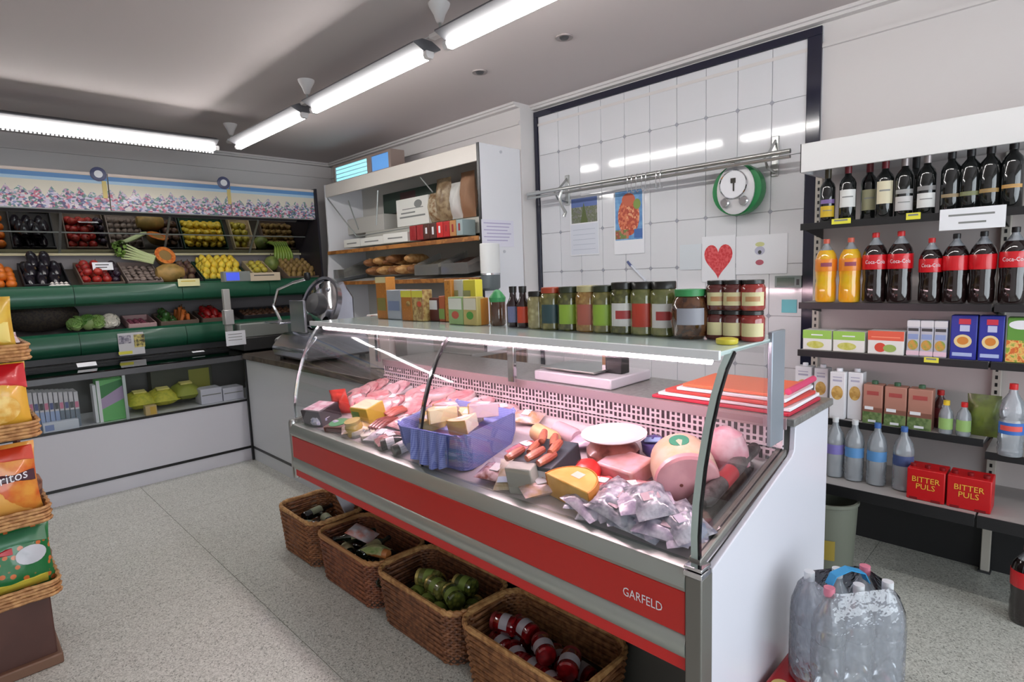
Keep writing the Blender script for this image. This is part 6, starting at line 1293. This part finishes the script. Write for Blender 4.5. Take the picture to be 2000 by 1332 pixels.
BK = [(2.84, 3.30, 'wicker basket with green painted foot below the slicer end of the deli case', .255), (2.25, 2.82, 'wicker basket of dark bottles and packs, next to the one with the green foot', .235), (1.66, 2.24, 'wicker basket of green vegetable jars under the middle of the deli case', .235), (1.06, 1.65, 'wicker basket of red pepper jars below the lettered end of the deli case', .235)]
bmats = [wick, M('wicker reddish', (146, 88, 58), .6, var=((104, 58, 38), 40, 'noise')), M('wicker chestnut', (140, 90, 58), .6, var=((100, 60, 38), 40, 'noise')), M('wicker honey', (156, 106, 66), .6, var=((116, 74, 44), 40, 'noise'))]
bks = []
for k, (y0, y1, lb, h) in enumerate(BK):
    bks.append(wicker_basket(lb, y0, y1, 1.275, 1.60, h, bmats[k], wickd if k != 1 else M('wicker rim', (176, 126, 78), .6)))
o = bks[0]; MB().prism([(1.4375+x, 3.07+y) for x, y in rrect(.1475, .2085, .08, 10)], 'z', .001, .05).build('green_foot', M('foot green', (38, 74, 52), .6), o)
for k, o in enumerate(bks):
    y0, y1 = BK[k][0], BK[k][1]
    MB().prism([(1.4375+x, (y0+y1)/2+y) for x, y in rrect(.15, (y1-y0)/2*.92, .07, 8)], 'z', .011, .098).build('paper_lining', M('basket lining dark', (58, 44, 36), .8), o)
def lying(name, label, cat, x, y, z, rz, L_, r, body, cap, lab, grp, neck=False, tilt=0):
    o = thing(name, label, cat, (0, 0, 0), 0, grp); q = rotm(0, R(90), 0)
    if neck: pr = [(r*.85, -L_/2), (r, -L_/2+.006), (r, L_*.12), (r*.4, L_*.28), (r*.38, L_*.45)]
    else: pr = [(r*.85, -L_/2), (r, -L_/2+.006), (r, L_*.3), (r*.85, L_*.38)]
    MB().lathe(pr, 16, q).build('filled_glass', body, o)
    zz = pr[-1][1]; MB().lathe([(pr[-1][0]*1.06, zz-.002), (pr[-1][0]*1.08, zz), (pr[-1][0]*1.08, L_/2), (0, L_/2+.001)], 14, q).build('lid', cap, o)
    MB().patch(r*1.012, -L_*.28, L_*.08, 1.6, 4.6, 12).xf(q).build('label', lab, o)
    return pose(o, Matrix.Translation((x, y, z)) @ Matrix.Rotation(rz, 4, 'Z') @ Matrix.Rotation(tilt, 4, 'Y'))
# far basket: dim packs
for k, (x, y, rz) in enumerate(((1.38, 2.96, .4), (1.46, 3.06, 1.4), (1.36, 3.14, 2.2), (1.48, 3.2, .2))):
    lying('dark_bottle', 'dark glass bottle lying in the basket with the green foot', 'bottle', x, y, .06+.03*(k % 2)+.085, rz, .2, .03, wg, ck_, M('label grey green 2', (120, 124, 100), .5), 'bottles in the green footed basket', True)
# second basket
gd = M('dark green glass', (26, 34, 24), .08, coat=1)
for k, (x, y, rz, z) in enumerate(((1.37, 2.36, 1.2, .055), (1.45, 2.42, .9, .06), (1.36, 2.52, 1.5, .06), (1.46, 2.58, 1.9, .06), (1.38, 2.68, 1.3, .06), (1.43, 2.48, .3, .12), (1.42, 2.66, 2.6, .12))):
    lying('dark_bottle', 'dark green bottle lying in the second basket', 'bottle', x, y, z+.085, rz, .22, .032, gd, ck_, M('label dim cream', (176, 170, 130), .5), 'bottles in the second basket', True)
bag_at('snack_packet', 'white and orange packet lying on the dark bottles in the second basket', 'packet', 1.44, 2.50, .235, .12, .14, .04, M('packet white orange', (206, 200, 206), .4, var=((206, 96, 50), 12, 'noise')), R(30), R(-70), .004)
bag_at('snack_packet', 'pale green and cream packet at the near rim of the second basket', 'packet', 1.42, 2.36, .24, .08, .16, .04, M('packet cream green', (206, 204, 150), .4, var=((130, 160, 90), 14, 'noise')), R(110), R(-70), .004)
lying('spice_jar', 'small jar with copper lid resting on the rim of the second basket', 'jar', 1.36, 2.33, .25, 1.9, .12, .024, M('copper spice', (176, 110, 60), .3, coat=.5), lidg, M('label dim cream', (176, 170, 130), .5), None)
# third basket: green jars
gj = content('green beans jar', (116, 122, 52), (66, 76, 34), 50); gj2 = content('pale beans jar', (150, 144, 80), (96, 98, 46), 50)
spots = [(1.36, 1.78), (1.36, 1.87), (1.37, 1.96), (1.38, 2.05), (1.47, 1.78), (1.47, 1.87), (1.48, 1.96), (1.48, 2.05)]
for k, (x, y) in enumerate(spots):
    lying('vegetable_jar', 'jar of green vegetables with gold lid lying in the third basket', 'jar', x, y, .055+.085, R(20+10*(k % 3)), .1, .04, gj if k % 2 else gj2, lidg, M('label green dim', (130, 150, 70), .5), 'green jars in the basket')
for k, (x, y) in enumerate(((1.40, 1.82), (1.40, 1.93), (1.49, 1.85), (1.42, 2.02))):
    lying('vegetable_jar', 'jar of green vegetables with gold lid lying in the third basket', 'jar', x, y, .125+.085, R(70+15*k), .1, .04, gj2 if k % 2 else gj, lidg, M('label green dim', (130, 150, 70), .5), 'green jars in the basket')
# fourth basket: red jars
rj = content('red peppers jar', (160, 26, 30), (112, 14, 20), 40)
for k, (x, y) in enumerate(((1.36, 1.16), (1.36, 1.25), (1.37, 1.34), (1.38, 1.43), (1.39, 1.52), (1.47, 1.2), (1.47, 1.3), (1.48, 1.4), (1.48, 1.5))):
    lying('pepper_jar', 'jar of red peppers lying in the basket below the lettered end', 'jar', x, y, .052+.085, R(60+14*(k % 3)), .1, .038, rj, M('lid red silver', (150, 60, 60), .3, metal=.4), M('label grey white', (176, 170, 176), .4), 'red jars in the basket')
for k, (x, y) in enumerate(((1.41, 1.2), (1.41, 1.32), (1.45, 1.45), (1.42, 1.53))):
    lying('pepper_jar', 'jar of red peppers lying in the basket below the lettered end', 'jar', x, y, .118+.085, R(30+25*k), .1, .038, rj, M('lid red silver', (150, 60, 60), .3, metal=.4), M('label grey white', (176, 170, 176), .4), 'red jars in the basket')

# ================================================================ SNACK RACK at the left
RX, RY = .235, 2.95
rk = thing('snack_rack', 'tall wicker tray snack rack on a brown wooden base', 'rack', (-.2, 3.15, 0))
brw = M('rack brown wood', (84, 52, 44), .5, var=((74, 45, 38), 5, 'noise'))
MB().box(-.62, .2, RY+.02, 3.42, .04, .30).build('base_box', brw, rk, .006)
MB().box(-.66, .215, RY-.005, 3.44, 0, .045).build('base_plinth', M('rack plinth', (110, 80, 62), .5), rk, .006)
for x in (-.62, .185): 
    for y in (3.36, 3.4): MB().cyl((x, y, .3), (x, y, 1.62), .012, 8).build('rack_post', brw, rk)
TIERS = [(.33, .05), (.645, .05), (1.0, .05), (1.31, .05)]
for z, h in TIERS:
    tr = MB().prism(rrect(.42, .235, .04, 6), 'z', 0, .012).xf(Matrix.Translation((-.185, 3.185, z-.03))).build('tray_bottom', wick, rk)
    wv = MB()
    for r in range(5):
        pts = [(-.185+x*(1+.004*(1 if (k+r) % 2 else -1)), 3.185+y*(1+.006*(1 if (k+r) % 2 else -1)), z-.025+.013*r) for k, (x, y) in enumerate(rrect(.42, .235, .04, 8))]
        # densify the straight sides
        dn = []
        for k in range(len(pts)):
            a, b = Vector(pts[k]), Vector(pts[(k+1) % len(pts)]); n_ = max(1, int((b-a).length/.03))
            for j in range(n_): q = a.lerp(b, j/n_); nn = Vector((-(b-a).y, (b-a).x, 0)); nn = nn.normalized()*.003*(1 if (j+r) % 2 else -1) if nn.length else nn; dn.append(q+nn)
        wv.tube(dn, .0075, 5, True)
    q_ = wv.build('tray_weave', wickd, rk, smooth=60); q_['kind'] = 'stuff'
def chip(label, x, z, w_, h, mat, rz=0, tilt=R(-10), word=None, wm=None, y=RY+.09, decals=(), t_=.09):
    o = thing('snack_bag', label, 'snack bag', (0, 0, 0), 0, 'snack bags on the rack')
    MB().pillow(w_, h, t_, 14, 16, .05, .005).build('bag', mat, o, smooth=60)
    def front(u, v):   # on the bulging front of the bag
        uu = min(max(u/w_+.5, 0), 1); vv = min(max((v/h-.05)/.9, 0), 1)
        e = max(0, 1-abs(2*uu-1)**2.6); g = max(0, 1-abs(2*vv-1)**2.6)
        return Vector((u*.97, -t_/2*(e*g)**.6+.005*math.sin(uu*17+vv*3)*math.sin(vv*13+uu*5)*e*g-.006, v))
    for poly, mt_ in decals:
        n = len(poly); cu = sum(p[0] for p in poly)/n; cv = sum(p[1] for p in poly)/n; vs = [front((cu-.5)*w_, cv*h)]; fs = []
        for rr in (.35, .7, 1.0): vs += [front((cu+(p[0]-cu)*rr-.5)*w_, (cv+(p[1]-cv)*rr)*h) for p in poly]
        for k in range(n):
            k2 = (k+1) % n; fs.append((0, 1+k, 1+k2))
            for j in range(2): fs.append((1+j*n+k, 1+(j+1)*n+k, 1+(j+1)*n+k2, 1+j*n+k2))
        MB().add(vs, fs).build('print', mt_, o)
    if word: lettering(word[0], word[1], wm or whitep, o, lambda u, v: front(u+word[2], v+word[3]+u*.12)+Vector((0, -.004, 0)), .9)
    return pose(o, Matrix.Translation((x, y, z)) @ Matrix.Rotation(rz, 4, 'Z') @ Matrix.Rotation(tilt, 4, 'X'))
yel = M('bag yellow', (222, 190, 70), .3, coat=.4, var=((206, 160, 60), 10, 'noise')); chipp = M('print crisps', (222, 170, 70), .4, var=((236, 206, 120), 26, 'noise'))
chip('yellow snack bag with dark red badge on the top tray of the rack', .11, 1.30, .2, .23, yel, .08, R(-6), None, None, RY+.08, [(ellipse(.3, .78, .22, .12), M('badge maroon', (130, 40, 66), .4)), (rect(.2, .2, .9, .55), M('print pale yellow', (232, 214, 120), .4))])
chip('yellow snack bag behind the rack post on the top tray', -.17, 1.30, .2, .22, yel, 0, R(-6), None, None, RY+.09)
rbg = M('bag orange crisps', (226, 176, 62), .3, coat=.4); rtp = M('bag red top', (196, 28, 36), .3, coat=.3)
chip('red and yellow crisp bag on the second tray of the rack', .112, .985, .23, .28, rbg, .05, R(-6), None, None, RY+.08, [(rect(.0, .62, 1, .98), rtp), (ellipse(.3, .8, .24, .1), M('badge pink', (226, 150, 160), .4)), (rect(.02, .05, .16, .6), M('edge orange', (226, 110, 40), .4)), (ellipse(.55, .35, .3, .2), chipp)])
chip('red and yellow crisp bag further along the second tray', -.17, .985, .22, .27, rbg, 0, R(-6), None, None, RY+.09, [(rect(.0, .62, 1, .98), rtp)])
dor = M('bag tortilla orange', (206, 92, 36), .3, coat=.4, var=((226, 160, 70), 9, 'noise'))
chip('orange tortilla chip bag with white lettering on the third tray', .088, .635, .27, .30, dor, .05, R(-7), ('Doritos', .056, .02, .165), whitep, RY+.08, [(rect(.25, .47, .96, .62), M('bag dark plate', (74, 46, 56), .4)), ([(.1, .05), (.9, .05), (.5, .4)], M('print tortilla', (226, 170, 84), .4)), (rect(.02, .75, .98, .95), M('bag red orange', (196, 58, 30), .35))])
chip('orange tortilla chip bag further along the third tray', -.2, .635, .24, .29, dor, 0, R(-7), None, None, RY+.09)
grn = M('bag green dots', (206, 110, 56), .3, coat=.4, var=((36, 112, 62), 34, 'voronoi', .30, .36))
chip('green dotted snack bag on the bottom tray of the rack', .105, .322, .26, .27, grn, .05, R(-8), None, None, RY+.08, [(rect(.05, .7, .95, .93), M('bag leaf', (60, 120, 84), .35)), (rect(.02, .62, .5, .72), M('bag strip red', (186, 40, 50), .35)), (ellipse(.72, .55, .2, .14), M('print silver', (196, 200, 206), .35)), (rect(.15, .06, .9, .2), M('print lemon', (206, 190, 70), .4))])
chip('green dotted snack bag further along the bottom tray', -.19, .322, .24, .26, grn, 0, R(-8), None, None, RY+.09)
o = thing('flat_packet', 'red and white packet lying behind the crisps on the second tray', 'packet', (0, 0, 0)); MB().pillow(.14, .2, .03).build('bag', M('packet pink red', (186, 90, 100), .4, var=((226, 210, 214), 14, 'noise')), o, smooth=60)
pose(o, Matrix.Translation((.16, RY+.2, 1.335)) @ Matrix.Rotation(R(-80), 4, 'X'))
for z, lb in ((.665, 'brown wicker roll basket at the corner of the third tray'), (.352, 'dark wicker cone at the corner of the bottom tray')):
    tag(MB().lathe([(.03, 0), (.045, .03), (.05, .08), (.04, .11), (0, .115)], 14, Matrix.Translation((.185, RY+.16, z-.0))).build('pine_cone', M('cone brown', (96, 60, 48), .6, bump=.8, bscale=50, var=((140, 96, 74), 40, 'voronoi'))), lb.replace('wicker roll basket', 'rounded packet').replace('wicker cone', 'rounded packet'), 'packet', 'brown packets on the rack')

# ================================================================ WATER PACKS by the end of the case
bluem = M('handle blue', (50, 150, 206), .35)
def pack6(label, cx_, cy_, z, rz, handle):
    o = thing('water_pack', label, 'water pack', (0, 0, 0), 0, 'shrink wrapped water packs')
    capm = M('cap pale', (214, 216, 220), .4)
    for i in range(3):
        for j in range(2):
            x, y = (i-1)*.088, (j-.5)*.088
            b_ = MB().lathe([(r, q*1.05) for r, q in WB], 18, Matrix.Translation((x, y, .001))).build('bottle', pet, o)
            MB().lathe([(.0145, .300), (.0148, .304), (.0145, .325), (0, .326)], 14, Matrix.Translation((x, y, 0))).build('cap', capm if (i+j) % 3 else M('cap rosy', (206, 120, 140), .4), b_)
    sh_ = MB(); pr = rrect(.136, .092, .045, 8)
    ringz = [(1.0, .0), (1.003, .1), (1.0, .2), (.97, .24), (.86, .285), (.7, .315)]; vs = []; fs = []
    for s_, zz in ringz:
        for k, (x, y) in enumerate(pr): f_ = 1+.012*math.sin(k*2.3+zz*40); vs.append((x*s_*f_, y*s_*f_, zz))
    n = len(pr)
    for i in range(len(ringz)-1):
        for k in range(n): k2 = (k+1) % n; fs.append((i*n+k, i*n+k2, (i+1)*n+k2, (i+1)*n+k))
    sh_.add(vs, fs).build('shrink_film', film, o, smooth=70)
    if handle: MB().strip([(-.06, .305), (-.045, .335), (0, .35), (.045, .335), (.06, .305)], -.003, 'y', -.014, .014).build('carry_handle', bluem, o)
    return pose(o, Matrix.Translation((cx_, cy_, z)) @ Matrix.Rotation(rz, 4, 'Z'))
pack6('shrink wrapped pack of clear water bottles with blue carry handle, on top of another pack', 1.755, .445, .332, R(-38), True)
pack6('shrink wrapped pack of clear water bottles underneath the one with the blue handle', 1.80, .36, .0, R(-20), False)
ds_ = thing('red_drink_pack', 'red and yellow shrink wrapped carton pack on the floor against the deli case end', 'drink pack', (1.69, .57, 0))
MB().box(1.57, 1.81, .535, .618, .001, .325).build('body', M('pack scarlet', (186, 24, 34), .3, coat=.4), ds_, .012)
MB().prism([(x, z) for x, z in ellipse(1.63, .26, .035, .045)], 'y', .5325, .5345).build('print', M('print straw', (226, 200, 120), .4), ds_)
MB().prism([(x, y) for x, y in ellipse(1.62, .576, .03, .025)], 'z', .3255, .327).build('print', M('print straw', (226, 200, 120), .4), ds_)
